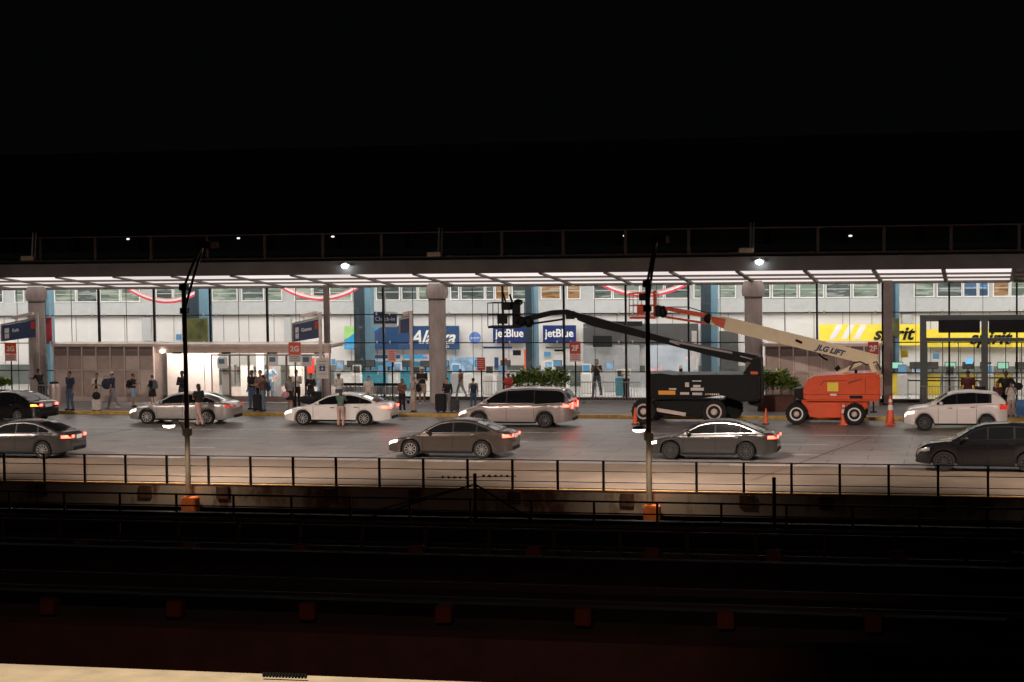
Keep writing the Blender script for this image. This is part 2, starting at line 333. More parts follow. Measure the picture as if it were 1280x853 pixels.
# interior blue pillars in front of the back wall
for a, b, dk, top in ((233, 262, 1, .35), (445, 465, 1, 1), (658, 671, 1, 1), (877, 897, 1, 1), (1112, 1124, 1, 1), (55, 64, 0, 1)):
    xa, xb = at(a, 430, 104.5).x, at(b, 430, 104.5).x
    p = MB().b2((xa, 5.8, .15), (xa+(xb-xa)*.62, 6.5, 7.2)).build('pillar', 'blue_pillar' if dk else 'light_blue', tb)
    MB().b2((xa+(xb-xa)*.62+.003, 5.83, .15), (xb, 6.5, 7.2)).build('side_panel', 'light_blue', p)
    if a == 233: MB().b2((xa-.02, 5.7, 2.4), (xb+.02, 5.79, at(250, 398, 104.4).z)).build('poster', mat('olive_poster', (.07, .075, .022), .5, var=.5, scale=2.5), p)
    if a == 1112: MB().b2((xa-.02, 5.7, 3.1), (xb+.02, 5.79, at(1118, 398, 104.4).z)).build('poster', 'olive_poster', p)
# glass facade
zt = [at(640, y, YG).z for y in (392.5, 428.5, 464.7)]
xm0, xm1 = at(124, 400, YG).x, at(1271, 400, YG).x
pit = (xm1-xm0)/15
mx = [xm0+pit*i for i in range(-3, 20)]
mull = [x for x in mx]
gf = thing('glass_facade', 'tall glass curtain wall with thin black mullions across the terminal front', 'glass facade', (0, YG, 0))
for i, x in enumerate(mx):
    MB().b2((x-.045, -.1, .15), (x+.045, .08, 6.3)).build('mullion', 'black', gf)
    if i < len(mx)-1: MB().b2((x+pit/2-.012, -.04, .15), (x+pit/2+.012, -.01, 6.3)).build('slim_mullion', 'black', gf)
    if i < len(mx)-1: MB().b2((x+.05, -.006, .2), (x+pit-.05, .006, 6.3)).build('glass_pane', 'facade_glass', gf)
for z in zt: MB().b2((X0+3, -.05, z-.025), (X1-2, -.02, z+.025)).build('transom', 'black', gf)
MB().b2((X0+3, -.12, .15), (X1-2, .1, .32)).build('base_rail', 'dark_metal', gf)
fx = MB()
for x in mx:
    for z in zt[:2]:
        for dx in (-.35, .35): fx.ell((x+dx, -.1, z+.03), (.05, .05, .08), 6, 4)
fx.build('glass_clamps', 'offwhite', gf)

# canopy
cp = thing('canopy', 'long grey entrance canopy with three rows of glowing ceiling panels', 'canopy', (0, 90.6, 0))
o = MB(); o.b2((X0, 0, 6.74), (X1, .19, 7.38)).b2((X0, -.05, 7.25), (X1, .19, 7.38+.003)); o.build('fascia', 'fascia', cp)
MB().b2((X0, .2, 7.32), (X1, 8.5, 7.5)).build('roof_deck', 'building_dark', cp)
XS = [-1.68-3.05*i+.0 for i in range(-4, 24)]
fr = MB()
Yr = [90.8, 93.13, 95.46, 97.8]
def srect(mb, xa, xb, ya, yb, th=.14, dz=0):
    za, zb_ = zs(ya)+dz, zs(yb)+dz; ya -= 90.6; yb -= 90.6
    vs = [(xa, ya, za), (xb, ya, za), (xb, yb, zb_), (xa, yb, zb_), (xa, ya, za+th), (xb, ya, za+th), (xb, yb, zb_+th), (xa, yb, zb_+th)]
    mb.add(vs, [(0, 1, 2, 3), (4, 5, 6, 7), (0, 1, 5, 4), (1, 2, 6, 5), (2, 3, 7, 6), (3, 0, 4, 7)])
for x in XS: srect(fr, x-.09, x+.09, 90.8, 97.85, .2, -.06)
for ya, yb in ((93.0, 93.3), (95.35, 95.62), (97.75, 98.6)):
    for i in range(len(XS)-1): srect(fr, XS[i+1]+.091, XS[i]-.091, ya, yb, .198, -.055)
fr.build('soffit_frame', 'soffit', cp)
for ya, yb in ((90.86, 93.0), (93.3, 95.35), (95.62, 97.75)):
    for i in range(len(XS)-1):
        g = MB()
        srect(g, XS[i+1]+.1, XS[i]-.1, ya+.02, yb-.02, .04, .02)
        g.build('light_panel', 'soffit_glow' if XS[i] < 2.0 else 'soffit', cp)
# roof walkway railing on the canopy
xs_ = [at(px, 305, 91.2).x for px in (1253, 1189)]
stp = 2.93
rl = thing('roof_railing', 'dark brown railing running along the top of the canopy', 'railing', (0, 91.0, 7.45))
for i in range(-2, 20):
    x = xs_[1]-stp*i if i > -2 else xs_[0]+stp
    MB().b2((x-.07, -.05, 0), (x+.07, .05, 1.22)).build('post', mat('rail_brown', (.05, .026, .02), .6, emit=None), rl)
MB().b2((X0, -.06, 1.2), (X1, .06, 1.27)).build('top_rail', 'rail_brown', rl)
MB().b2((X0, -.03, .05), (X1, .03, .12)).build('bottom_rail', 'rail_brown', rl)
# fascia flood lamps
for px, py, lab in ((431, 333, 'small bright white flood lamp on the canopy fascia above the wayfinding sign'), (949, 328, 'small bright white flood lamp on the canopy fascia above the right concrete column')):
    p = at(px, py, 90.3)
    t = thing('flood_lamp', lab, 'lamp', p, 0, 'flood lamps on the canopy fascia')
    MB().box((0, .14, .06), (.5, .2, .1)).build('housing', 'steel', t, bevel=.02)
    MB().ell((0, -.02, 0), (.16, .1, .11), 14, 8).build('lens', 'lamp_white', t, smooth=True)
    MB().b2((-.03, .1, .1), (.03, .3, .2)).build('bracket', 'steel', t)
for k, (px, py) in enumerate(((35, 323), (543, 318), (933, 313))):
    p = at(px, py, 90.45)
    t = thing('canopy_light_box', ('beige box fixture on the canopy roof edge above the ' + ('left concrete column', 'middle concrete column', 'right concrete column')[k]), 'fixture', p, 0, 'box fixtures on the canopy roof edge')
    MB().box((0, 0, 0), (.66, .3, .22)).build('box', mat('beige_box', (.36, .27, .2), .6), t, bevel=.02)
    MB().tube([(.16, .1, .1), (.16, .3, 1.25)], .05, 8).tube([(.32, .1, .1), (.32, .3, 1.25)], .03, 8).build('stem', 'steel', t)
for px, py in ((160, 299), (298, 298), (416, 296), (781, 295), (1063, 295)):
    p = at(px, py, 91.15)
    t = thing('indicator_lamp', 'tiny white lamp on the roof railing at %s' % {160: 'the far left, beyond the left column', 298: 'right of the left lamp post', 416: 'the flood lamp nearest the left', 781: 'the left of the right lamp post', 1063: 'the right, above the orange boom lift'}[px], 'lamp', p, 0, 'tiny lamps on the roof railing')
    MB().ell((0, 0, 0), (.09, .05, .045), 8, 6).build('bulb', emat('tiny_glow', (.9, .95, .9), 1.3), t)
    MB().b2((-.03, .0, -.12), (.03, .06, -.04)).build('mount', 'black', t)

# round concrete columns
for k, px in enumerate((46.5, 547, 942)):
    X = at(px, 420, 96.9).x
    t = thing('concrete_column', 'thick round concrete column with flared capital, %s' % ('at the far left behind the blue wayfinding sign', 'in front of the large blue airline sign', 'behind the cream boom of the orange lift')[k], 'column', (X, 96.9, .15), 0, 'round concrete columns under the canopy')
    MB().lathe([(.44, 0), (.43, 5.25)], n=28).build('shaft', 'concrete_column', t, smooth=True)
    MB().lathe([(.43, 5.23), (.53, 5.26), (.57, 5.5), (.55, 5.75), (.42, 6.0)], n=28).build('capital', 'concrete_column', t, smooth=True)
    MB().lathe([(.445, 5.16), (.445, 5.2)], n=28).build('ring', 'black', t)
for k, px in enumerate((409, 1110)):
    X = at(px, 420, 97.2).x
    t = thing('steel_column', 'slim dark steel column %s' % ('beside the lit terminal entrance', 'beside the yellow airline sign')[k], 'column', (X, 97.2, .15), 0, 'slim steel columns under the canopy')
    wd = .13 if k == 0 else .2
    MB().b2((-wd, -.1, 0), (wd, .1, 5.96)).build('shaft', 'bronze_dark', t); MB().b2((-wd-.06, -.15, 0), (wd+.06, .15, .06)).build('foot', 'black', t)

# vestibules -------------------------------------------------------
def vest_panels(name, label, pa, pb, ytop, Yf, cols, doorlike=False):
    xa, xb = at(pa, 470, Yf).x, at(pb, 470, Yf).x; zt_ = at((pa+pb)/2, ytop, Yf).z
    t = thing(name, label, 'vestibule', (xa, Yf, .15)); W = xb-xa; zt_ -= .15
    MB().b2((0, .06, 0), (W, 98.35-Yf, zt_-.12)).build('wall', 'bronze_dark', t)
    MB().b2((-.12, -.08, zt_-.12), (W+.12, 98.37-Yf, zt_+.03)).build('roof', 'bronze_light', t)
    n = cols; cw = W/n
    for i in range(n):
        for z0, z1 in ((.25, zt_*.53), (zt_*.56, zt_-.3)):
            p = MB().b2((i*cw+.05, .0, z0), ((i+1)*cw-.05, .05, z1)).build('panel', 'bronze' if (i+(z0 > 1)) % 3 else 'bronze_light', t)
            if z0 > 1: MB().b2((i*cw+.05, -.01, z1-.3), ((i+1)*cw-.05, .0, z1-.01)).build('grille', 'bronze_dark', p)
    fr = MB()
    for i in range(n+1): fr.b2((i*cw-.035, -.04, 0), (i*cw+.035, .05, zt_-.13))
    fr.b2((0, -.035, zt_*.53+.01), (W, .04, zt_*.56-.01)).b2((0, -.035, .0), (W, .04, .24))
    fr.build('frame', 'bronze_light', t)
    return t
vest_panels('panelled_vestibule', 'bronze panelled entrance box behind the waiting man in the navy shirt', 68, 192, 430.5, 96.4, 7)
vest_panels('panelled_vestibule', 'bronze panelled entrance box behind the orange boom lift', 957, 1098, 430, 96.4, 8)
# lit entrance
Yv = 96.2
xa, xb = at(196, 470, Yv).x, at(414, 470, Yv).x; zt_ = at(300, 431, Yv).z; zd = at(300, 443, Yv).z
t = thing('lit_entrance', 'brightly lit terminal entrance with glass sliding doors under a bronze header', 'entrance', (xa, Yv, .15)); W = xb-xa; zt_ -= .15; zd -= .15
MB().b2((-.1, -.12, zt_-.1), (W+.1, 98.37-Yv, zt_+.03)).build('roof', 'bronze_light', t)
MB().b2((0, 0, zd+.05), (W, .1, zt_-.1)).build('header', mat('peach_header', (.6, .47, .4), .35, .3, var=.1), t)
pk = mat('entry_wall', (.74, .67, .62), .5, var=.08)
MB().b2((.05, 1.25, 0), (2.1, 1.35, zd)).b2((2.15, 1.25, 0), (2.9, 1.33, zd)).build('side_panel', pk, t); MB().b2((3.2, 1.95, 0), (W-.1, 2.05, .65)).build('low_partition', pk, t)
MB().b2((4.9, 1.5, 0), (5.3, 1.6, zd)).build('side_panel', pk, t)
MB().b2((.1, .15, zd+.27), (W-.3, .95, zd+.3)).build('hidden_fill_strip', 'entry_light', t)  # unseen glowing strip added behind the header to brighten the recess
MB().b2((.1, .11, zd+.32), (W, 2.1, zd+.35)).build('ceiling', pk, t)
dx = 1.02; k = 0; x = 3.0
while x+dx < W:
    d = MB().b2((x, -.02, .02), (x+.05, .05, zd)).b2((x+dx-.05, -.02, .02), (x+dx-.002, .05, zd)).b2((x+.05, -.02, .02), (x+dx-.05, .05, .32)).b2((x+.05, -.02, zd-.08), (x+dx-.05, .05, zd)).build('door', 'bronze_dark', t)
    MB().b2((x+.051, .01, .33), (x+dx-.051, .02, zd-.09)).build('glass', 'facade_glass', d)
    x += dx; k += 1
for x in (.9, 3.6, 6.1, 8.6): MB().b2((x, -.06, zd+.02), (x+.5, -.002, zd+.1)).build('sensor', 'black', t)
for x, z, c in ((3.35, 2.0, 'white'), (6.1, 2.1, 'white'), (7.9, 2.1, 'white')):
    n_ = MB().b2((x, -.03, z-.25), (x+.55, -.022, z+.3)).build('notice', c, t); MB().b2((x+.08, -.036, z-.02), (x+.4, -.031, z+.22)).build('print', 'light_blue', n_)
MB().ell((.35, -.05, zd+.15), (.12, .08, .08)).build('spot_bulb', 'entry_light', t)
for k, (x, wd, c) in enumerate(((3.9, .7, 'white'), (5.6, .5, 'mid_grey'), (6.6, .8, 'offwhite'), (8.1, .6, 'light_blue'))):
    MB().b2((x, 1.8, .02), (x+wd, 1.93, 1.75)).b2((x+.08, 1.78, 1.0), (x+wd-.08, 1.798, 1.6)).build('wall_cabinet', c, t, bevel=.01)
# white inner kiosks seen through the doors
for k, px in enumerate((285, 303, 318)):
    p = at(px, 470, 101); tt = thing('door_kiosk', 'white cabinet with dark screen behind the entrance doors, number %s from the left' % ('one', 'two', 'three')[k], 'cabinet', (p.x, 101, .15), 0, 'cabinets inside the entrance')
    tt['label'] = ('white cabinet with dark screen behind the entrance doors, leftmost of three', 'white cabinet with dark screen behind the entrance doors, middle of three', 'white cabinet with dark screen behind the entrance doors, rightmost of three')[k]
    MB().box((0, 0, .8), (.55, .5, 1.6)).build('body', 'offwhite', tt, bevel=.03); MB().box((0, -.26, 1.3), (.4, .03, .4)).build('screen', 'steel', tt)

# grey glass portal on the right
Yp = 96.0
xa, xb = at(1150, 470, Yp).x, at(1310, 470, Yp).x; z1 = at(1200, 394, Yp).z-.15; z2 = at(1200, 429, Yp).z-.15; z3 = at(1200, 424, Yp).z-.15
t = thing('glass_vestibule', 'grey framed glass vestibule with dark hanging displays in front of the yellow airline desks', 'vestibule', (xa, Yp, .15)); W = xb-xa
f = MB().b2((0, 0, z1-.3), (W, .22, z1)).b2((0, .001, 0), (.3, .22, z1-.3))
xk = at(1228, 470, Yp).x-xa
f.b2((xk-.05, .001, 0), (xk+.26, .22, z1-.3)).b2((.3, .03, z3-.12), (W, .2, z3+.05)); f.build('frame', 'grey_frame', t)
for i in range(9):
    x = .3+i*.72
    if x+.7 > W: break
    d = MB().b2((x, .05, 0), (x+.05, .12, z3-.13)).b2((x, .05, 1.35), (x+.7, .1, 1.42)).b2((x, .05, .02), (x+.7, .1, .22)).build('door', 'grey_frame', t)
    MB().b2((x+.06, .07, .23), (x+.69, .08, z3-.15)).build('glass', 'facade_glass', d)
for a, b in ((1173, 1225), (1236, 1300)):
    x0, x1 = at(a, 410, Yp-.1).x-xa, at(b, 410, Yp-.1).x-xa
    MB().b2((x0, -.12, at(1200, 416, Yp).z-.15), (x1, -.02, at(1200, 400, Yp).z-.15)).build('display_board', 'black', t)
# ================================================================== CARS
def lerp(tab, x):
    if x <= tab[0][0]: return tab[0][1]
    for (a, b), (c, d) in zip(tab, tab[1:]):
        if x <= c:
            t = (x-a)/(c-a) if c > a else 0
            return b+(d-b)*t
    return tab[-1][1]
def smooth_tab(tab, x, r=.07): return (lerp(tab, x-r)+2*lerp(tab, x)+lerp(tab, x+r))/4
CARS = {
 'sedan': dict(L=4.9, W=1.84, top=[(0, .60), (.08, .70), (.5, .80), (1.35, .95), (2.2, .97), (3.9, 1.02), (4.3, 1.05), (4.72, 1.02), (4.86, .92), (4.9, .75)], roof=[(1.2, .92), (2.05, 1.36), (2.45, 1.43), (2.95, 1.45), (3.4, 1.40), (3.75, 1.29), (4.4, 1.03)],
      wh=(.93, 3.76), r=.335, win=(1.52, 4.02), pil=(2.62, 3.55), belt=[(1.3, .93), (4.2, 1.0)], bot=[(0, .24), (.5, .2), (4.4, .22), (4.9, .3)]),
 'van': dict(L=5.15, W=2.0, top=[(0, .62), (.08, .74), (.5, .86), (1.05, 1.02), (2.2, 1.08), (4.8, 1.12), (5.05, 1.1), (5.12, .95), (5.15, .7)], roof=[(.85, .98), (1.75, 1.55), (2.2, 1.69), (3.2, 1.74), (4.5, 1.71), (4.8, 1.64), (5.08, 1.12)],
      wh=(.98, 3.98), r=.35, win=(1.22, 4.85), pil=(2.25, 3.5), belt=[(1.0, 1.06), (3.4, 1.08), (3.6, 1.03), (5., 1.12)], bot=[(0, .24), (.5, .2), (4.7, .24), (5.15, .32)]),
 'suv': dict(L=4.28, W=1.78, top=[(0, .62), (.07, .84), (.35, .96), (1.1, 1.07), (2., 1.1), (4.0, 1.16), (4.2, 1.14), (4.26, 1.0), (4.28, .7)], roof=[(1.1, 1.05), (1.72, 1.48), (2.1, 1.62), (2.8, 1.66), (3.6, 1.61), (3.95, 1.52), (4.2, 1.18)],
      wh=(.86, 3.42), r=.345, win=(1.42, 3.55), pil=(2.2, 3.0), belt=[(1., 1.06), (4., 1.17)], bot=[(0, .3), (.5, .24), (3.8, .26), (4.28, .36)]),
}
def car(name, label, kind, X, Y, rz, paint, brake=False, lamps=True, group=None, rim_dark=False, scale=(1, 1, 1), tail='tail_red', z0=0.0):
    """local frame: nose at +x, length centred"""
    s = CARS[kind]; L, W = s['L'], s['W']/2; Rw = s['r']; arch = Rw+.055
    t = thing(name, label, 'car', (X, Y, z0), rz, group); t.scale = scale
    fx = lambda x: L/2-x
    def hw(x):   # half width in plan
        e = min(x, L-x); k = 1-.28*max(0, 1-e/.55)**2.2
        return W*k
    def zarch(x):
        z = lerp(s['bot'], x)
        for c in s['wh']:
            d = abs(x-c)
            if d < arch: z = max(z, Rw+math.sqrt(arch*arch-d*d))
        return z
    def belt(x): return min(lerp(s['belt'], x), smooth_tab(s['top'], x)-.015) if 1 < x < L-.3 else smooth_tab(s['top'], x)-.06
    def sect(x):
        w_ = hw(x); zb_ = lerp(s['bot'], x); za = zarch(x); sh = belt(x); tz = smooth_tab(s['top'], x)
        sh = max(sh, za+.06); tz = max(tz, sh+.01); h = sh-za
        side = [(w_*.955, za), (w_*.985, za+h*.15), (w_, za+h*.38), (w_*.992, za+h*.62), (w_*1.0, za+h*.80), (w_*.975, za+h*.93), (w_*.93, sh)]
        return [(0, zb_), (w_*.6, zb_), (w_*.6, za)] + side + [(w_*.8, sh+(tz-sh)*.55), (w_*.45, tz-.005), (0, tz)]
    xs = [0, .015, .05, .1, .17, .26, .36]; x = .44
    while x < L-.42: xs.append(x); x += .045
    xs += [L-.36, L-.26, L-.17, L-.1, L-.05, L-.015, L]
    vs = []; fs = []; secs = [sect(x) for x in xs]; n = len(secs[0])
    for x, sc in zip(xs, secs):
        vs += [(fx(x), -y, z) for y, z in sc] + [(fx(x), y, z) for y, z in sc]
    for i in range(len(xs)-1):
        for k in range(n-1):
            a, b = i*2*n+k, (i+1)*2*n+k
            fs.append((a, a+1, b+1, b)); fs.append((a+n, b+n, b+n+1, a+n+1))
    for i in (0, len(xs)-1):
        o = i*2*n
        for k in range(n-1): fs.append((o+k, o+k+1, o+n+k+1, o+n+k))
    b_ = MB(); b_.add(vs, fs)
    me = b_
    # greenhouse
    r0, r1 = s['roof'][0][0], s['roof'][-1][0]; TH = .36
    def zr(x): return smooth_tab(s['roof'], x, .1)
    def zb2(x): return min(lerp(s['belt'], x), zr(x))-.03
    def yside(x, z): return hw(min(max(x, .6), L-.6))*.935-(z-zb2(x))*TH
    gx = [r0+(r1-r0)*i/44 for i in range(45)]; gv = []; gf_ = []
    def gsec(x):
        z1 = zr(x); z0_ = zb2(x); yt = yside(x, z1)
        return [(yside(x, z0_), z0_), (yside(x, z0_+(z1-z0_)*.5), z0_+(z1-z0_)*.5), (yside(x, z1-.05 if z1-z0_ > .1 else z1), max(z0_, z1-.05)), (yt-.05, z1-.008), (yt*.6, z1+.012), (0, z1+.022)]
    for x in gx:
        g = gsec(x); gv += [(fx(x), -y, z) for y, z in g] + [(fx(x), y, z) for y, z in g]
    for i in range(44):
        for k in range(5):
            a, b = i*12+k, (i+1)*12+k; gf_.append((a, a+1, b+1, b)); gf_.append((a+6, b+6, b+7, a+7))
    b_.add(gv, gf_)
    body = b_.build('body', paint, t, smooth=True)
    # side windows
    def side_patch(name, x0, x1, zl, zh, m, off=.006, nx=10, par=None, yf=None):
        for sg in (-1, 1):
            o = MB(); vs = []; fs = []
            for i in range(nx+1):
                x = x0+(x1-x0)*i/nx; a, b = zl(x), zh(x)
                if b < a: b = a
                for j in range(4):
                    z = a+(b-a)*j/3; y = (yf or yside)(x, z)+off; vs.append((fx(x), sg*y, z))
            for i in range(nx):
                for j in range(3): fs.append((i*4+j, i*4+j+1, i*4+j+5, i*4+j+4))
            o.add(vs, fs); o.build(name, m, par or t, smooth=True)
    w0, w1 = s['win']; edges = [w0]+list(s['pil'])+[w1]
    zl = lambda x: lerp(s['belt'], x)+.035; zh = lambda x: zr(x)-.085
    side_patch('window_trim', w0-.06, w1+.08, lambda x: zl(x)-.02, lambda x: zh(x)+.02, 'chrome' if kind != 'suv' else 'black', off=.003, nx=30)
    side_patch('window_pillar', w0, w1, zl, zh, 'black', off=.006, nx=30)
    for a, b in zip(edges, edges[1:]): side_patch('side_window', a+.03, b-.03, zl, zh, 'tinted', off=.010, nx=14)
    # windscreen and rear window
    def top_patch(name, x0, x1, m, mg=.1):
        o = MB(); vs = []; fs = []; N = 8
        for i in range(N+1):
            x = x0+(x1-x0)*i/N; g = gsec(x); yt = g[3][0]-mg*.2; dz = .012; sl = (zr(x+.02)-zr(x-.02))/.04
            nrm = Vector((sl, 0, 1)).normalized()
            for j in range(7):
                y = -yt+2*yt*j/6; z = zr(x)+.02*(1-abs(y)/max(yt, .01))-.008*abs(y)/max(yt, .01)
                vs.append((fx(x)+nrm.x*dz, y, z+nrm.z*dz))
        for i in range(N):
            for j in range(6): fs.append((i*7+j, i*7+j+1, i*7+j+8, i*7+j+7))
        o.add(vs, fs); return o.build(name, m, t, smooth=True)
    rf = s['roof']
    top_patch('windscreen', rf[0][0]+.14, rf[1][0]+.1, 'tinted'); top_patch('rear_window', rf[-2][0]-.05 if kind != 'sedan' else rf[-2][0]-.22, rf[-1][0]-.06, 'tinted')
    # lights wrapped round the corners
    def ybody(x, z):
        sc = sect(x)[3:10]
        for (y0, z0), (y1, z1) in zip(sc, sc[1:]):
            if z <= z1: return y0+(y1-y0)*(z-z0)/max(z1-z0, 1e-4)
        return sc[-1][0]
    hz = .66 if kind == 'sedan' else .74
    side_patch('headlight', .03, .42, lambda x: min(hz-.07+x*.12, belt(x)-.12), lambda x: min(hz+.02+x*.18, belt(x)-.01), 'headlamp' if lamps else 'rim', off=.012, nx=10, yf=ybody)
    tz = {'sedan': .86, 'van': .98, 'suv': .96}[kind]
    side_patch('tail_light', L-.33, L-.012, lambda x: tz-.06, lambda x: min(tz+.05+(.12 if kind != 'sedan' else 0), belt(x)-.005), 'brake_red' if brake else tail, off=.012, nx=10, yf=ybody)
    # rear face lamps, plate, bumpers, grille
    for sg in (-1, 1): MB().box((-L/2-.012, sg*hw(L)*.8, tz), (.03, hw(L)*.3, .1 if kind == 'sedan' else .26)).build('rear_lamp', 'brake_red' if brake or tail == 'amber' else tail, t, bevel=.01)
    MB().box((-L/2-.015, 0, tz-.04 if kind == 'sedan' else .8), (.02, .42, .15)).build('licence_plate', 'plate', t)
    MB().box((-L/2-.01, 0, .36), (.04, hw(L)*1.5, .14)).build('rear_bumper', 'black', t, bevel=.02)
    MB().box((L/2+.0, 0, .5), (.05, hw(0)*1.3, .16)).box((L/2, 0, .34), (.05, hw(0)*1.4, .1)).build('grille', 'black', t, bevel=.015)
    for sg in (-1, 1):
        mb = MB().ell((fx(w0+.12), sg*(W+.06), lerp(s['belt'], w0)+.09), (.09, .1, .075), 10, 6); mb.beam((fx(w0+.1), sg*(W-.1), lerp(s['belt'], w0)+.04), (fx(w0+.1), sg*(W+.03), lerp(s['belt'], w0)+.07), .05, .03)
        mb.build('mirror', paint, t, smooth=True)
        for hx in (s['pil'][0]-.3, s['pil'][1]-.15 if kind != 'van' else s['pil'][0]+.22):
            z = lerp(s['belt'], hx)-.13; MB().box((fx(hx), sg*(ybody(hx, z)+.015), z), (.2, .03, .035)).build('door_handle', 'chrome', t, bevel=.008)
    # door seams and sill
    for sg in (-1, 1):
        sd = MB()
        for dx_ in (w0+.0 if kind != 'sedan' else w0-.1, s['pil'][0], s['pil'][1]-.0):
            for q in range(8):
                z0 = .32+q*(lerp(s['belt'], dx_)-.36)/8; z1 = .32+(q+1)*(lerp(s['belt'], dx_)-.36)/8
                if z0 < zarch(dx_)+.03: continue
                ya, yb = sg*(ybody(dx_, z0)+.004), sg*(ybody(dx_, z1)+.004)
                sd.add([(fx(dx_)-.008, ya, z0), (fx(dx_)+.008, ya, z0), (fx(dx_)+.008, yb, z1), (fx(dx_)-.008, yb, z1)], [(0, 1, 2, 3)])
        sd.box((0+fx(sum(s['wh'])/2), sg*(W*.965), lerp(s['bot'], 2.4)+.02), (s['wh'][1]-s['wh'][0]-2*arch, .05, .08))
        sd.build('door_seam', 'black', t)
    # wheels
    for xw in s['wh']:
        for sg in (-1, 1):
            c = (fx(xw), sg*(W-.115), Rw)
            wv = thing('wheel', None, None, c); del_keys(wv); wv.parent = t
            MB().lathe([(Rw*.62, -.1), (Rw*.93, -.11), (Rw, -.075), (Rw, .075), (Rw*.93, .11), (Rw*.62, .1)], axis='Y', n=28).build('tyre', 'rubber', wv, smooth=True)
            rm = MB(); o_ = sg*.085
            rm.lathe([(Rw*.69, sg*.06), (Rw*.69, sg*.112), (Rw*.63, sg*.112), (Rw*.6, sg*.05)], axis='Y', n=28)
            for q in range(10):
                a = 2*math.pi*q/10; rm.beam((Rw*.1*math.cos(a), sg*.1, Rw*.1*math.sin(a)), (Rw*.64*math.cos(a+.06), sg*.107, Rw*.64*math.sin(a+.06)), .035, .03)
            rm.lathe([(Rw*.16, sg*.06), (Rw*.15, sg*.118)], axis='Y', n=12)
            rm.build('rim', 'dark_rim' if rim_dark else 'rim', wv)
            MB().lathe([(Rw*.6, sg*.03), (Rw*.6, sg*.035)], axis='Y', n=20).build('brake_disc', 'black', wv)
    return t
def del_keys(o):
    for k in ('label', 'category', 'group', 'kind'):
        if k in o.keys(): del o[k]
mat('dark_rim', (.12, .12, .12), .35, .8)
def paint(name, c, metal=.3, rough=.28): return mat(name, c, rough, metal, var=.03, coat=.6) and name
paint('paint_black', (.008, .008, .009), 0, .18); paint('paint_silver', (.42, .40, .39), .65, .32); paint('paint_white', (.80, .77, .74), 0, .25)
paint('paint_champagne', (.40, .34, .32), .6, .32); paint('paint_white2', (.72, .66, .64), .1, .28); paint('paint_grey', (.05, .048, .046), .4, .3); paint('paint_bronze', (.075, .06, .05), .4, .3)
PI = math.pi
# kerb side, noses to the left
g = gz(60, 529); car('parked_car', 'black sedan at the left edge, turned from the kerb with its amber indicator on', 'sedan', g.x-1.15-1.3, 86.6+.35, PI-R(16), 'paint_black', tail='amber')
car('parked_car', 'silver grey sedan with a red tail light standing beside the left lamp post', 'sedan', (gz(155, 531).x+gz(291, 531).x)/2, 86.75, PI, 'paint_silver', scale=(1.04, 1, 1), tail='tail_red')
car('parked_car', 'white sedan with glowing brake lights between the silver sedan and the minivan', 'sedan', (gz(355, 531).x+gz(493, 531).x)/2, 86.85, PI, 'paint_white', brake=True, scale=(1.03, 1, .99))
car('parked_car', 'champagne minivan with bright brake lights in front of the green shrub planter', 'van', (gz(572, 534).x+gz(718, 534).x)/2, 86.6, PI, 'paint_champagne', brake=True, rim_dark=True)
car('parked_car', 'small white hatchback crossover at the right beside the orange and white cones', 'suv', (gz(1126, 534).x+gz(1256, 534).x)/2+.1, 87.0, PI+R(3), 'paint_white2', rim_dark=True)
# cars passing in the near lanes
car('passing_car', 'dark grey car leaving the left edge of the picture in the lane nearest the railing', 'sedan', gz(85, 576).x-2.6, 72.4, PI, 'paint_grey', tail='brake_red', z0=.009)
car('passing_car', 'dark bronze sedan passing in front of the minivan in the near lane', 'sedan', gz(642, 575).x-2.6, 74.4, PI, 'paint_bronze', tail='brake_red', z0=.009)
car('passing_car', 'dark car passing in front of the black boom lift in the near lane', 'sedan', gz(972, 577).x-2.5, 74.9, PI, 'paint_grey', tail='brake_red', rim_dark=True, z0=.009)
car('passing_car', 'black crossover passing at the right edge in front of the small white hatchback', 'suv', gz(1138, 588).x+2.6, 72.2, PI, 'paint_black', lamps=False, rim_dark=True, scale=(1.12, 1, 1.0), z0=.009)

# ================================================================== BOOM LIFTS
def lift_wheel(par, x, y, R_, rimm):
    wv = thing('wheel', None, None, (x, y, R_)); del_keys(wv); wv.parent = par; sg = 1 if y > 0 else -1
    tb_ = MB().lathe([(R_*.55, -.17), (R_*.9, -.19), (R_*.97, -.14), (R_*.97, .14), (R_*.9, .19), (R_*.55, .17)], axis='Y', n=32)
    for q in range(20):
        a = 2*PI*q/20
        M = Matrix.Rotation(-a, 3, 'Y')
        tb_.box(M @ Vector((R_*.975, .07*(1 if q % 2 else -1), 0)), (.05, .2, .07), M=M)
    tb_.build('tyre', 'rubber', wv)
    MB().lathe([(R_*.62, sg*.1), (R_*.62, sg*.2), (R_*.5, sg*.2), (R_*.47, sg*.1)], axis='Y', n=28).build('rim_ring', rimm, wv, smooth=True)
    MB().lathe([(R_*.5, sg*.12), (R_*.28, sg*.16), (R_*.18, sg*.22), (.01, sg*.22)], axis='Y', n=20).build('hub', 'bronze_light', wv, smooth=True)
def rbar(mb, p, q, w_, h_):
    mb.beam(p, q, w_, h_)
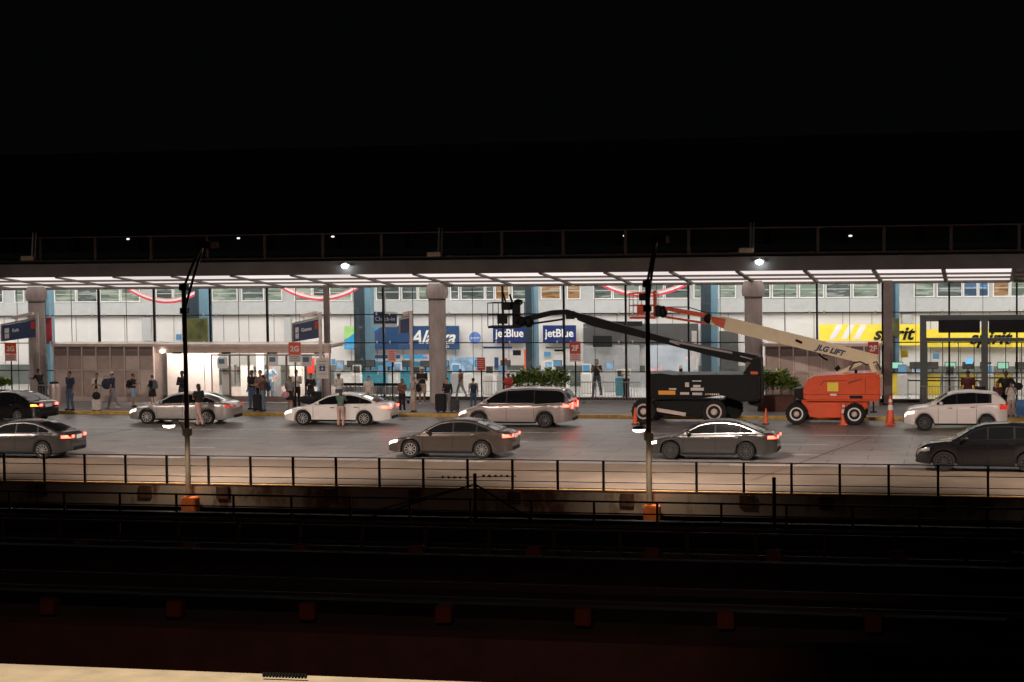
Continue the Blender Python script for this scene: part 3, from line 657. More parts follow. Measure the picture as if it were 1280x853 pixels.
def basket(par, c, mbase, m, wd=1.0, ln=1.8):
    """platform with rails; c = floor centre"""
    b = thing('platform', None, None, c); del_keys(b); b.parent = par
    MB().box((0, 0, 0), (ln, wd, .1)).build('floor', m, b)
    r = MB()
    for x in (-ln/2, -ln/6, ln/6, ln/2):
        for y in (-wd/2, wd/2): r.tube([(x, y, .05), (x, y, 1.1)], .02, 6)
    for z in (.55, 1.1):
        r.tube([(-ln/2, -wd/2, z), (ln/2, -wd/2, z), (ln/2, wd/2, z), (-ln/2, wd/2, z), (-ln/2, -wd/2, z)], .022, 6)
    r.build('guard_rail', m, b)
    MB().box((ln*.05, -.2, .95), (.45, .3, .35)).build('control_box', 'black', b, bevel=.02)
    MB().b2((-ln*.2, -wd/2-.03, .15), (ln*.12, -wd/2-.0, .55)).build('toe_panel', m, b)
    return b
# orange lift. chassis x range 985..1098 px
YO = 89.4
gl, gr = gz(985, 530), gz(1098, 530)
ox = at(1035, 510, YO).x
t = thing('boom_lift', 'orange boom lift with a long cream boom parked by the kerb', 'boom lift', (ox, YO, 0))
def L_(px, py, Y=YO, dy=0): p = at(px, py, Y); return (p.x-ox, p.y-YO+dy, p.z)
ch = MB(); ch.prism([L_(1003, 499)[::2], L_(1018, 497)[::2], L_(1086, 497)[::2], L_(1086, 508)[::2], L_(1068, 520)[::2], L_(1026, 521)[::2], L_(1014, 519)[::2], L_(1006, 505)[::2]], -.75, .75)
ch.build('chassis', 'orange_paint', t, bevel=.03)
for px in (998.5, 1070):
    for y in (-.98, .98): lift_wheel(t, L_(px, 519)[0]+(.0), y, .475, 'white')
MB().prism([L_(*p)[::2] for p in ((1007.5, 499), (1006.5, 486), (1010, 474), (1020, 468.5), (1062, 466), (1099, 464.5), (1102, 468), (1102, 498), (1096, 499.5))], -1.1, 1.1).build('counterweight_body', 'orange_paint', t, bevel=.09, smooth=True)
hp = MB(); hp.prism([L_(*p)[::2] for p in ((1008, 490.3), (1101.5, 490.3), (1101.5, 491.3), (1008, 491.3))], -1.112, -1.1); hp.prism([L_(*p)[::2] for p in ((1027, 479), (1032, 474), (1060, 473), (1060, 473.8), (1033, 475), (1028, 480))], -1.112, -1.1)
hp.prism([L_(*p)[::2] for p in ((1083, 470), (1084, 470), (1084, 490), (1083, 490))], -1.112, -1.1).prism([L_(*p)[::2] for p in ((1062, 475), (1080, 471), (1080, 472.2), (1063, 478))], -1.112, -1.1).build('panel_seam', mat('orange_dark', (.3, .04, .01), .5), t)
st = MB(); a, b = L_(1036.5, 476), L_(1050, 487); pl = MB().b2((a[0], -1.118, b[2]), (b[0], -1.108, a[2])).build('decal', 'spirit_yellow', t)
a, b = L_(1064, 492.2), L_(1080, 496); MB().b2((a[0], -1.118, b[2]), (b[0], -1.108, a[2])).build('decal', 'black', t)
a, b = L_(1040, 490), L_(1048, 492.4); MB().b2((a[0], -1.12, b[2]), (b[0], -1.114, a[2])).build('decal', 'white', t)
q = MB().prism([L_(*p)[::2] for p in ((994, 485), (1007, 484), (1007, 497), (1000, 499), (994, 494))], -.6, .6).build('engine_cover', 'black', t, bevel=.04)
# boom
bm_ = MB(); yb_ = .0
bm_.prism([L_(*p)[::2] for p in ((889, 395), (908, 396.5), (1000, 419.5), (1097, 444), (1098, 455), (1088, 457), (1064, 450.7), (1000, 435.3), (907, 413.5), (904, 410), (888, 405.5))], -.16, .16)
bm_.build('boom', 'cream_paint', t, bevel=.02)
MB().prism([L_(*p)[::2] for p in ((888, 395.5), (908, 398.5), (905, 411), (895, 406.5), (891, 402.5))], -.18, .18).build('boom_tip', 'orange_paint', t, bevel=.02)
jb = MB(); jb.prism([L_(*p)[::2] for p in ((833, 383.5), (884, 392), (886, 396), (880, 397), (832, 388))], -.12, .12); jb.beam(L_(832, 396.5), L_(884, 404.5), .1, .1)
jb.build('jib', 'orange_paint', t)
MB().ell(L_(885, 398), (.22, .22, .22), 12, 8).ell(L_(829, 390), (.2, .2, .28), 10, 8).b2(L_(818, 382, dy=-.15), L_(826, 396, dy=.15)).tube([L_(834, 384), L_(860, 384), L_(886, 392)], .025, 6).build('jib_pivot', 'black', t)
mt = MB(); mt.b2(L_(817, 363, dy=-.12), L_(821, 397, dy=.12)).build('mast', 'orange_paint', t)
bk = basket(t, (L_(805, 398)[0], 0, L_(805, 397)[2]), None, 'orange_paint', 1.0, 1.15)
# knuckle and hoses
kn = MB(); kn.beam(L_(1046, 468), L_(1078, 453), .25, .14).beam(L_(1088, 452), L_(1094, 467), .5, .2).build('boom_cylinder', 'cream_paint', t)
hs = MB()
for dy in (-.2, -.14): hs.tube([L_(1062, 462, dy=dy), L_(1068, 453, dy=dy), L_(1076, 452, dy=dy), L_(1084, 456, dy=dy), L_(1096, 452, dy=dy), L_(1101, 462, dy=dy)], .03, 6)
hs.build('hose', 'black', t); hs = MB(); hs.tube([L_(1024, 442.5, dy=-.19), L_(1029, 447, dy=-.19), L_(1035, 450, dy=-.19)], .05, 6).tube([L_(995, 425, dy=-.19), L_(1003, 428.5, dy=-.19)], .06, 6).tube([L_(1045, 462, dy=-.3), L_(1050, 458, dy=-.3)], .1, 8).tube([L_(1071, 461, dy=-.6), L_(1071, 466, dy=-.6)], .06, 8)
hs.build('hose', 'black', t)
pm = L_(1038, 438.6); ang = math.atan2(L_(1057, 444)[2]-L_(1020, 435)[2], L_(1057, 444)[0]-L_(1020, 435)[0])
text('lettering', 'JLG LIFT', .34, 'navy', t, Matrix.Translation((pm[0], -.17, pm[2]+.02)) @ Matrix.Rotation(-ang, 4, 'Y') @ Matrix.Rotation(R(90), 4, 'X'), bold=.016, shear=.3)

# black lift
YB2 = 89.2; bx = at(870, 505, YB2).x
t = thing('boom_lift', 'large black boom lift with a folded black boom reaching left', 'boom lift', (bx, YB2, 0))
def L_(px, py, Y=YB2, dy=0): p = at(px, py, Y); return (p.x-bx, p.y-YB2+dy, p.z)
MB().prism([L_(*p)[::2] for p in ((815, 500), (905, 500), (905, 512), (880, 519), (830, 518), (818, 512))], -.8, .8).build('chassis', 'black_paint', t, bevel=.03)
for px, yy in ((810, -1.05), (815, 1.05), (897, -1.05), (910, 1.05)): lift_wheel(t, L_(px, 514)[0], yy, .56, mat('pinkish', (.62, .5, .47), .5) and 'pinkish')
MB().prism([L_(*p)[::2] for p in ((813, 494), (812, 466), (832, 465), (845, 467), (905, 466.5), (952, 467), (952, 499), (930, 500), (905, 492), (880, 496), (820, 497))], -1.15, 1.15).build('engine_body', 'black_paint', t, bevel=.07, smooth=True)
MB().prism([L_(*p)[::2] for p in ((930, 466), (945, 446), (952.5, 446), (953, 505), (948, 507), (938, 505), (932, 490))], -.55, .55).build('turret', 'black_paint', t, bevel=.04)
bo = MB(); bo.prism([L_(*p)[::2] for p in ((740, 395.5), (852, 427), (948, 444.5), (951, 450), (944, 456), (905, 449), (810, 424), (740, 407.5), (722, 400), (722, 391))], -.17, .17)
bo.build('boom', 'black_paint', t, bevel=.02)
MB().b2(L_(708, 389, dy=-.15), L_(718, 399, dy=.15)).prism([L_(*p)[::2] for p in ((663, 394), (690, 388), (709, 387), (722, 391), (722, 398), (706, 393), (690, 394.5), (664, 401))], -.12, .12).beam(L_(664, 405), L_(706, 399), .1, .09).ell(L_(661, 402), (.25, .2, .28), 10, 8).build('jib', 'black_paint', t)
MB().beam(L_(838, 426, dy=-.19), L_(916, 441, dy=-.19), .03, .09).beam(L_(838, 426.5, dy=-.22), L_(850, 431, dy=-.22), .03, .06).beam(L_(926, 445, dy=-.2), L_(941, 449, dy=-.2), .02, .05).build('trim_strip', mat('dull_steel', (.28, .25, .24), .5, .5), t)
MB().prism([L_(*p)[::2] for p in ((934, 452), (944, 454), (942, 462), (932, 465))], -.3, .3).build('lift_cylinder', 'bronze_dark', t)
MB().beam(L_(825, 510, dy=-.95), L_(861, 516, dy=-.95), .1, .16).build('tow_bar', 'bronze_light', t)
dc = [(828, 486, 849, 491, 'amber_decal'), (841, 483, 850, 485, 'offwhite'), (861, 476, 866, 481.5, 'pinkish'), (871, 479, 880, 482, 'offwhite'), (868, 482.5, 884, 486, 'offwhite'), (855, 488, 866, 491, 'pinkish'), (870, 488.5, 882, 491.5, 'offwhite'), (870, 473.5, 881, 474.8, 'offwhite')]
mat('amber_decal', (.85, .36, .02), .5)
for x0, y0, x1, y1, mm in dc:
    a, b = L_(x0, y0), L_(x1, y1); MB().b2((a[0], -1.166, b[2]), (b[0], -1.156, a[2])).build('decal', mm, t)
a, b = L_(940, 463.5), L_(949, 468.5); MB().b2((a[0], -.565, b[2]), (b[0], -.555, a[2])).build('decal', 'orange_sign', t)
hz_ = MB()
for i in range(7):
    a = L_(886+i*2.6, 491.5); hz_.b2((a[0], -1.17, a[2]), (a[0]+.05, -1.16, a[2]+.07))
    a = L_(935.5+i*2.4, 498); hz_.b2((a[0], -.57, a[2]), (a[0]+.05, -.56, a[2]+.07))
hz_.build('hazard_marks', 'cream_paint', t)
MB().b2(L_(849, 465, dy=-.05), L_(853, 461, dy=.1)).build('beacon_base', 'black', t); MB().ell(L_(851, 459), (.07, .07, .1), 8, 6).build('beacon', 'cream_paint', t)
# basket of the black lift, seen from below its rim
bk = basket(t, (L_(633, 408)[0], 0, L_(633, 408.5)[2]), None, 'black_paint', 1.0, 1.5)
MB().b2(L_(641, 378, dy=-.15), L_(650, 407, dy=.15)).b2(L_(628, 392, dy=-.1), L_(634, 404, dy=.1)).tube([L_(637, 368), L_(641, 380), L_(646, 396)], .05, 6).tube([L_(629, 366), L_(633, 382)], .04, 6).ell(L_(648, 378), (.22, .2, .15), 8, 6).ell(L_(650, 402), (.35, .2, .25), 8, 6).build('control_mast', 'black_paint', t)

# ================================================================== CONES
def cone(px, py, ht, lab, bands=True, Y=None):
    p = gz(px, py) if Y is None else at(px, py, Y)
    t = thing('traffic_cone', lab, 'cone', (p.x, p.y, 0), 0, 'traffic cones along the lane by the boom lifts')
    MB().box((0, 0, .02), (ht*.42, ht*.42, .04)).build('base', 'cone_orange' if bands else 'black', t, bevel=.01)
    MB().lathe([(ht*.15, .04), (ht*.04, ht), (ht*.03, ht)], n=20).build('cone', 'cone_orange', t, smooth=True)
    if bands:
        for a, b in ((.5, .68), (.78, .88)):
            ra, rb_ = ht*(.15-.11*a)+.006, ht*(.15-.11*b)+.006
            MB().lathe([(ra, .04+(ht-.04)*a), (rb_, .04+(ht-.04)*b)], n=20).build('reflective_band', 'white', t, smooth=True)
cone(794, 530.5, .75, 'small plain orange cone left of the front wheel of the black boom lift', False)
cone(895.5, 530, .75, 'small plain orange cone in front of the rear wheel of the black boom lift', False)
cone(957.5, 530.5, .7, 'small plain orange cone standing between the two boom lifts', False)
cone(1054.5, 531, .98, 'orange and white cone in front of the orange boom lift')
cone(1113, 531.5, 1.28, 'tallest orange and white cone between the orange boom lift and the white hatchback')
# ================================================================== STREET LAMPS on the slab edge
def street_lamp(x, label, light=True):
    t = thing('street_lamp', label, 'street lamp', (x, YE-.55, -1.05), 0, 'street lamps along the near edge of the roadway')
    MB().tube([(0, 0, 2.8), (0, 0, 8.05)], [.085, .07], 12).build('pole', 'rusty_pole', t, smooth=True)
    MB().tube([(0, 0, .77), (0, 0, 2.8)], [.095, .09], 12).build('lower_pole', 'pale_pole', t, smooth=True)
    MB().box((0, 0, 2.95), (.28, .25, .26)).build('junction_box', 'pale_pole', t, bevel=.02)
    a = MB(); a.tube([(0, 0, 7.9), (0.02, .7, 8.6), (0.05, 1.7, 9.35)], .045, 8).tube([(0, 0, 7.1), (0.02, .8, 8.2), (0.05, 1.7, 9.3)], .045, 8).box((0, 0, 7.9), (.26, .26, .22)).box((0, 0, 7.1), (.24, .24, .2)); a.build('bracket_arm', 'dark_metal', t)
    h = MB().box((.1, 1.95, 9.38), (.55, .8, .14)).build('lamp_head', 'rusty_pole', t, bevel=.04)
    MB().b2((-.175, 1.55, 9.2), (-.165, 2.35, 9.33)).b2((.365, 1.55, 9.2), (.375, 2.35, 9.33)).b2((-.165, 1.55, 9.2), (.365, 1.56, 9.33)).b2((-.165, 2.34, 9.2), (.365, 2.35, 9.33)).build('lamp_skirt', 'rusty_pole', t)
    MB().box((.1, 1.95, 9.306), (.4, .6, .006)).build('lens', emat('street_lens', (1, .8, .6), 6), t)
    MB().box((.1, -.08, .45), (.52, .46, .55)).build('base', mat('base_orange', (.62, .16, .03), .7, var=.25), t, bevel=.03)
    g = MB(); g.tube([(0, 0, 2.6), (-.08, -.25, 3.2), (-.1, -.7, 3.42), (-.1, -1.1, 3.38)], .04, 8).build('gooseneck', 'pale_pole', t)
    MB().ell((-.1, -1.32, 3.33), (.2, .2, .09), 14, 8).build('lamp_shade', 'steel', t, smooth=True)
    MB().lathe([(.18, 3.3), (.21, 3.3), (.18, 3.24), (.02, 3.2)], (-.1, -1.32, 0), n=16).build('dome', 'dome', t, smooth=True)
    if light:
        for y, z, e, col, nm, ang in ((1.95, 9.25, 12500, (1, .81, .70), 'road_light', 125), (-1.32, 3.1, 150, (1, .80, .58), 'ledge_light', 150)):
            l = bpy.data.lights.new(nm, 'SPOT'); l.energy = e; l.color = col; l.spot_size = R(ang); l.spot_blend = .8; l.shadow_soft_size = .25
            lo = bpy.data.objects.new(nm, l); COL.objects.link(lo); lo.parent = t; lo.location = (0.0, y, z)
            if y > 0: lo.rotation_euler = (R(36), 0, 0)
for i, (px, lab) in enumerate(((233, 'tall rusty lamp post at the left, beside the silver sedan'), (810.5, 'tall rusty lamp post near the middle, in front of the boom lifts'))):
    street_lamp(at(px, 500, YE-.55).x, lab)
street_lamp(at(810.5, 500, YE-.55).x+16.1, 'tall rusty lamp post beyond the right edge of the picture')
street_lamp(at(233, 500, YE-.55).x-16.1, 'tall rusty lamp post beyond the left edge of the picture')

# ================================================================== FOREGROUND GUIDEWAY
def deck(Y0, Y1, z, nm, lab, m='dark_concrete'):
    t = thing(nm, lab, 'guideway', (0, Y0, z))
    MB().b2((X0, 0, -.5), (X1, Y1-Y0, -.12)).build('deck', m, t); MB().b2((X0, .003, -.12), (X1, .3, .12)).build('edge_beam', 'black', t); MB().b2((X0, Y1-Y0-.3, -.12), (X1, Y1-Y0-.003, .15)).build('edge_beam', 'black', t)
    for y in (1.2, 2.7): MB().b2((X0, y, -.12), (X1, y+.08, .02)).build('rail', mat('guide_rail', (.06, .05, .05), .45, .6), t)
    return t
Y2 = 54.5
p1, p2 = at(0, 613.4, Y2), at(1280, 634.7, Y2)
zt2 = (p1.z+p2.z)/2
xs2 = [at(667*0+ (540+0)*0 + 664.8, 640, Y2).x + 1.78*i for i in range(-11, 10)]
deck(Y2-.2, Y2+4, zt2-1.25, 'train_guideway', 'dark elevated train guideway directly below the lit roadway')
railing('guideway_railing', 'thin black railing just below the stained roadway edge', Y2, zt2-1.2, 1.2, xs2, [1.18, .85, .5, .2], 'dark_metal', .03, .022)
# pale ledge pieces below the slab (lit by the goosenecks)
for k, (a, b) in enumerate(((-40, 35), (57, 163), (182, 294), (309, 425), (438, 545), (566, 690), (712, 832), (853, 980), (995, 1120), (1140, 1290))):
    yy = 643+ (a+b)/2*.0155; A, B = at(a, yy, 61.8), at(b, yy, 61.8)
    names = ('at the far left edge', 'left of the left lamp post', 'under the left lamp post', 'right of the left lamp post', 'left of the barbed wire post', 'right of the barbed wire post', 'under the middle lamp post', 'right of the middle lamp post', 'second from the right edge', 'at the far right edge')
    o = MB().b2((A.x, 60.9, A.z-.3), (B.x, 62.6, A.z-.02)).build('concrete_ledge', 'concrete')
    tag(o, 'pale concrete ledge segment below the roadway, ' + names[k], 'ledge', 'pale ledge segments below the roadway')
# third railing and lower guideway
Y3 = 43.5; p = at(640, 656, Y3)
xs3 = [at(693, 680, Y3).x+1.5*i for i in range(-12, 11)]
railing('guideway_railing', 'dull brown railing in the dark, middle of the lower guideway', Y3, at(640, 706, Y3).z, p.z-at(640, 706, Y3).z, xs3, [p.z-at(640, 706, Y3).z-.02, .8, .45], 'rail_brown', .035, .025)
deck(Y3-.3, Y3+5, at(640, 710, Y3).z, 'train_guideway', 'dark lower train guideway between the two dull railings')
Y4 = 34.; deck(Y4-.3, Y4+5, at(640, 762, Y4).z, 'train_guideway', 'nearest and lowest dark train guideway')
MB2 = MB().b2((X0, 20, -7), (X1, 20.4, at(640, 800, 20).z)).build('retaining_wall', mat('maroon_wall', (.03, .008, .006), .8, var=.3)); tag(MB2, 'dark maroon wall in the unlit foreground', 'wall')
for k, px in enumerate((101, 239, 376, 521, 668, 816, 968, 1122, 1274)):
    p = at(px, 686+px*.012, Y3-.9); o = MB().box((0, 0, 0), (.32, .3, .36)).build('signal_box', 'signal_orange', bevel=.02); o.location = p
    tag(o, 'small dull orange box in the dark upper row, ' + ('leftmost', 'second from left', 'third from left', 'fourth from left', 'middle one', 'fourth from right', 'third from right', 'second from right', 'rightmost')[k], 'box', 'dull orange boxes in the upper row')
for k, px in enumerate((62, 220, 386, 556, 730, 908, 1092, 1270)):
    p = at(px, 756+px*.02, Y4-.5); o = MB().box((0, 0, 0), (.28, .26, .3)).build('signal_box', 'signal_orange', bevel=.02); o.location = p
    tag(o, 'small dull orange box in the dark lower row, ' + ('leftmost', 'second from left', 'third from left', 'fourth from left', 'fourth from right', 'third from right', 'second from right', 'rightmost')[k], 'box', 'dull orange boxes in the lower row')
# barbed wire posts
def wire_post(px, top, arms, lab):
    Yw = 54.0; p = at(px, top, Yw); z0 = zt2-1.3
    t = thing('wire_post', lab, 'post', (p.x, Yw, z0)); Hh = p.z-z0
    MB().tube([(0, 0, 0), (0, 0, Hh)], .05, 8).build('post', 'black', t)
    if arms:
        g = MB(); g.tube([(0, 0, Hh-.3), (4.0, -.1, -.6)], .03, 6).tube([(0, 0, Hh-.3), (-4.6, -.1, .3)], .02, 6).tube([(0, 0, Hh-.3), (-2.9, .1, Hh-1.1)], .02, 6); g.build('guy_wire', 'black', t)
        b = MB()
        for i in range(5): b.ell((.25+i*.17, 0, Hh-.06), (.045, .04, .035), 6, 4).ell((-.25-i*.17, 0, Hh-.12), (.045, .04, .035), 6, 4)
        b.tube([(-1.4, 0, Hh-.14), (0, 0, Hh-.1), (1.2, 0, Hh-.06)], .012, 5); b.build('barbed_wire', 'black', t)
wire_post(593.5, 592, True, 'black post with barbed wire and slanting guy wires in front of the roadway railing')
wire_post(967.5, 597, False, 'plain black post in front of the right half of the roadway railing')
# near parapet of the viewing deck
A, B = gz(0, 828.8, 6.6), gz(420, 845, 6.6)
tp = thing('parapet', 'cream concrete parapet top crossing the bottom left corner', 'parapet', (0, 0, 0)); 
d_ = (B-A).normalized(); P0 = A-d_*4; P1 = A+d_*8; nrm = Vector((d_.y, -d_.x, 0))
mb = MB(); vs = [P0, P1, P1+nrm*1.2, P0+nrm*1.2]; mb.add([v for v in vs]+[v-Vector((0, 0, .25)) for v in vs], [(0, 1, 2, 3), (4, 5, 6, 7), (0, 1, 5, 4), (1, 2, 6, 5), (2, 3, 7, 6), (3, 0, 4, 7)])
cm = mat('parapet_concrete', (.56, .49, .38), .85, var=.15, scale=7, bump=.5); mb.build('coping', 'parapet_concrete', tp, bevel=.015)
mb = MB(); q0, q1 = P0+nrm*.15, P1+nrm*.15; vs = [q0, q1, q1+nrm*.8, q0+nrm*.8]; mb.add([v-Vector((0, 0, .25)) for v in vs]+[v-Vector((0, 0, 13.6)) for v in vs], [(0, 1, 2, 3), (4, 5, 6, 7), (0, 1, 5, 4), (1, 2, 6, 5), (2, 3, 7, 6), (3, 0, 4, 7)]); mb.build('wall', 'dark_concrete', tp)
s0, s1 = gz(330, 843.5, 6.62), gz(382, 845.3, 6.62); sp = MB(); n_ = 13
for i in range(n_+1): sp.ell(s0+(s1-s0)*i/n_, (.008, .012, .012), 6, 4)
sp.beam(s0, s1, .01, .008); o = sp.build('rubber_strip', 'black'); tag(o, 'short black ribbed strip lying on the edge of the cream parapet', 'strip')
# lamp of the viewing deck
TL = (A+B)/2+Vector((.3, -1.5, 4.4))
t = thing('deck_lamp', 'round lamp above the viewing deck beyond the bottom edge', 'lamp', TL); MB().lathe([(.2, 0), (.25, .1), (.1, .2)], n=16).build('shade', 'black', t); MB().lathe([(.18, -.01), (.17, -.03)], n=16).build('bulb', 'dome', t)
l = bpy.data.lights.new('deck_light', 'SPOT'); l.energy = 1000; l.color = (1, .8, .58); l.spot_size = R(70); l.spot_blend = .4; l.shadow_soft_size = .15
lo = bpy.data.objects.new('deck_light', l); COL.objects.link(lo); lo.parent = t; lo.location = (0, 0, -.1)
tgt = (A+B)/2; dvec = tgt-TL; lo.rotation_euler = dvec.to_track_quat('-Z', 'Y').to_euler()

l = bpy.data.lights.new('deck_spill', 'SPOT'); l.energy = 1500; l.color = (1, .55, .4); l.spot_size = R(46); l.spot_blend = .7; l.shadow_soft_size = .3  # second spot, added for a faint red spill over the dark guideways
lo2 = bpy.data.objects.new('deck_spill', l); COL.objects.link(lo2); lo2.parent = t; lo2.location = (0, .6, -.1); lo2.rotation_euler = (Vector((-14, 42, -6))-TL).to_track_quat('-Z', 'Y').to_euler()
# polished contact rails, added for glints of the flood lamps
mat('polished', (.6, .6, .6), .12, 1., var=0)
for px0, Yc, lab in ((664, 50.0, 'polished contact rail in the upper dark guideway'), (744, 38.0, 'polished contact rail in the lower dark guideway')):
    p = at(440, px0, Yc); t = thing('contact_rail', lab, 'rail', (p.x, Yc, p.z))
    MB().tube([(X0-p.x, 0, 0), (X1-p.x, 0, 0)], .06, 20).build('rail', 'polished', t, smooth=True)
    b_ = MB()
    x = X0-p.x+1
    while x < X1-p.x: b_.b2((x, -.05, -.7), (x+.12, .05, -.06)); x += 3.1
    b_.build('insulators', 'rubber', t)

# ================================================================== INTERIOR SIGNS
def at_on(px, py, Y, oy): return at(px, py, Y)
def panel_sign(name, lab, x0, y0, x1, y1, Y, m, grp=None, th=.08, cat='sign'):
    a, b = at(x0, y0, Y), at(x1, y1, Y); c = ((a.x+b.x)/2, Y, (a.z+b.z)/2)
    t = thing(name, lab, cat, c, 0, grp); W, Hh = b.x-a.x, a.z-b.z
    MB().b2((-W/2, 0, -Hh/2), (W/2, th, Hh/2)).build('panel', m, t); return t, W, Hh
YS = YB-.4
t, W, Hh = panel_sign('airline_sign', 'wide dark blue airline sign with a green corner and white script lettering', 430, 408, 574, 437, YS, 'alaska_blue')
def poly_plate(par, pts, y0, y1, m, name): return MB().prism(pts, y0, y1).build(name, m, par)
mat('sky_blue_ink', (.02, .3, .6), .5, var=.05); mat('green_ink', (.35, .62, .2), .5)
poly_plate(t, [(-W/2, Hh/2), (-W/2+1.1, Hh/2), (-W/2+.25, 0), (-W/2, -.1)], -.012, -.002, 'green_ink', 'emblem')
poly_plate(t, [(-W/2, -.1), (-W/2+.25, 0), (-W/2+1.1, Hh/2), (-W/2+2.3, Hh/2), (-W/2+1.3, .1), (-W/2+.5, -Hh/2), (-W/2, -Hh/2)], -.012, -.002, 'sky_blue_ink', 'emblem')
xt = at(540, 424, YS).x-t.location.x
text('lettering', 'Alaska', 1.05, 'white', t, Matrix.Translation((xt, -.02, .0)) @ Matrix.Rotation(R(90), 4, 'X'), bold=.02, shear=.4, sx=.95)
text('small_lettering', 'AIRLINES', .2, 'white', t, Matrix.Translation((xt+.6, -.02, -Hh/2+.15)) @ Matrix.Rotation(R(90), 4, 'X'))
for k, (a, b) in enumerate(((616, 658), (678.5, 720))):
    t, W, Hh = panel_sign('airline_sign', ('blue airline sign with white lettering behind the basket of the black boom lift', 'blue airline sign with white lettering right of the blue pillar')[k], a, 407, b, 429, YS, 'jet_blue', 'blue airline signs')
    text('lettering', 'jetBlue', .62, 'white', t, Matrix.Translation((0, -.02, .04)) @ Matrix.Rotation(R(90), 4, 'X'), bold=.012, sx=.92)
t, W, Hh = panel_sign('airline_sign', 'yellow airline sign with black lettering and white slanted stripes', 1024, 406, 1150, 432, YS, 'spirit_yellow', 'yellow airline signs')
for i in range(3):
    x = at(1036+i*15, 415, YS).x-t.location.x; poly_plate(t, [(x, -Hh/2+.35), (x+.33, -Hh/2+.35), (x+.75, Hh/2-.02), (x+.42, Hh/2-.02)], -.012, -.002, 'white', 'stripe')
text('lettering', 'spirit', .95, 'black', t, Matrix.Translation((at(1116, 418, YS).x-t.location.x, -.02, .05)) @ Matrix.Rotation(R(90), 4, 'X'), bold=.028, shear=.3, sx=1.05)
t, W, Hh = panel_sign('airline_sign', 'long yellow airline sign with black lettering behind the grey glass vestibule', 1155, 412, 1330, 434, YS, 'spirit_yellow', 'yellow airline signs')
text('lettering', 'spirit', .95, 'black', t, Matrix.Translation((at(1237, 421, YS).x-t.location.x, -.02, .0)) @ Matrix.Rotation(R(90), 4, 'X'), bold=.028, shear=.3, sx=1.05)
p = at(593.5, 422.5, YS); t = thing('round_sign', 'round light blue emblem on the white wall between two airline signs', 'sign', p)
MB().lathe([(.33, 0), (.33, .06)], axis='Y', n=28).build('disc', mat('disc_blue', (.1, .2, .5), .4), t, smooth=True); text('lettering', 'oneworld', .13, 'white', t, Matrix.Translation((0, -.01, 0)) @ Matrix.Rotation(R(90), 4, 'X'), bold=.003)

# wayfinding signs under the canopy: slanted blades on posts
def way_sign(xl, tl, bl, xr, tr, br, lab, txt=None, Y=95.4):
    A, B, C_, D = at(xl, tl, Y), at(xr, tr, Y), at(xr, br, Y), at(xl, bl, Y); c = (B+C_)/2
    t = thing('wayfinding_sign', lab, 'sign', c, 0, 'blue wayfinding signs'); f = lambda p: (p.x-c.x, p.z-c.z)
    q = [f(A), f(B), f(C_), f(D)]
    MB().prism(q, -.06, .06).build('panel', mat('slate_blue', (.035, .055, .12), .5), t)
    MB().beam((q[0][0], 0, q[0][1]+.06), (q[1][0], 0, q[1][1]+.06), .18, .09).beam((q[0][0]-.05, 0, q[0][1]+.08), (q[3][0]-.05, 0, q[3][1]), .14, .09).build('frame', 'dull_steel', t)
    def pt(u, v): return (q[0][0]*(1-u)+q[1][0]*u, (q[0][1]*(1-v)+q[3][1]*v)*(1-u)+(q[1][1]*(1-v)+q[2][1]*v)*u)
    a, b = pt(.3, -.38), pt(.92, -.38)
    MB().beam((a[0], 0, a[1]), (b[0], 0, b[1]), .2, .15).beam((pt(.4, -.3)[0], 0, pt(.4, -.3)[1]), (pt(.4, 0)[0], 0, pt(.4, 0)[1]+.05), .05, .05).build('top_lamp', 'bronze_light', t)
    MB().b2((q[1][0]+.0, -.06, .15-c.z), (q[1][0]+.14, .06, q[1][1]+.35)).build('post', 'bronze_light', t)
    if txt:
        ang = math.atan2(q[1][1]-q[0][1]+q[2][1]-q[3][1], 2*(q[1][0]-q[0][0])); p = pt(.3, .42)
        text('lettering', txt, .24, 'white', t, Matrix.Translation((p[0], -.065, p[1])) @ Matrix.Rotation(-ang, 4, 'Y') @ Matrix.Rotation(R(90), 4, 'X'), align='LEFT', bold=.004)
        for u0, u1, v0, v1, mm in ((.07, .2, .2, .5, 'offwhite'), (.07, .2, .55, .85, 'offwhite'), (.86, .97, .1, .5, 'red_sign')):
            MB().prism([pt(u0, v0), pt(u1, v0), pt(u1, v1), pt(u0, v1)], -.075, -.061).build('pictogram', mm, t)
way_sign(3.5, 407.5, 427, 45, 399.5, 421.5, 'blue wayfinding sign at the far left in front of the concrete column', 'Exit')
way_sign(367.5, 406, 427.5, 398.5, 399, 422.5, 'blue wayfinding sign beside the slim dark column near the entrance', 'Gates')
way_sign(501, 400, 417, 512, 397.5, 415.5, 'small grey blue wayfinding sign in front of the wide airline sign')
# hanging check-in sign inside
t, W, Hh = panel_sign('hanging_sign', 'white and blue hanging check-in sign inside beside the wide airline sign', 467, 390, 496, 409, 100.5, 'navy', th=.06)
t.rotation_euler = (0, 0, 0)
MB().b2((-W/2, -.02, -Hh/2), (W/2, -.005, -Hh*.28)).b2((0, -.02, Hh*.3), (W/2, -.005, Hh/2)).build('white_band', 'white', t); MB().b2((-.02, 0, Hh/2), (.02, .05, Hh/2+1.0)).build('hanger', 'steel', t)
text('lettering', 'Check-in', .3, 'white', t, Matrix.Translation((0, -.02, .02)) @ Matrix.Rotation(R(90), 4, 'X'))
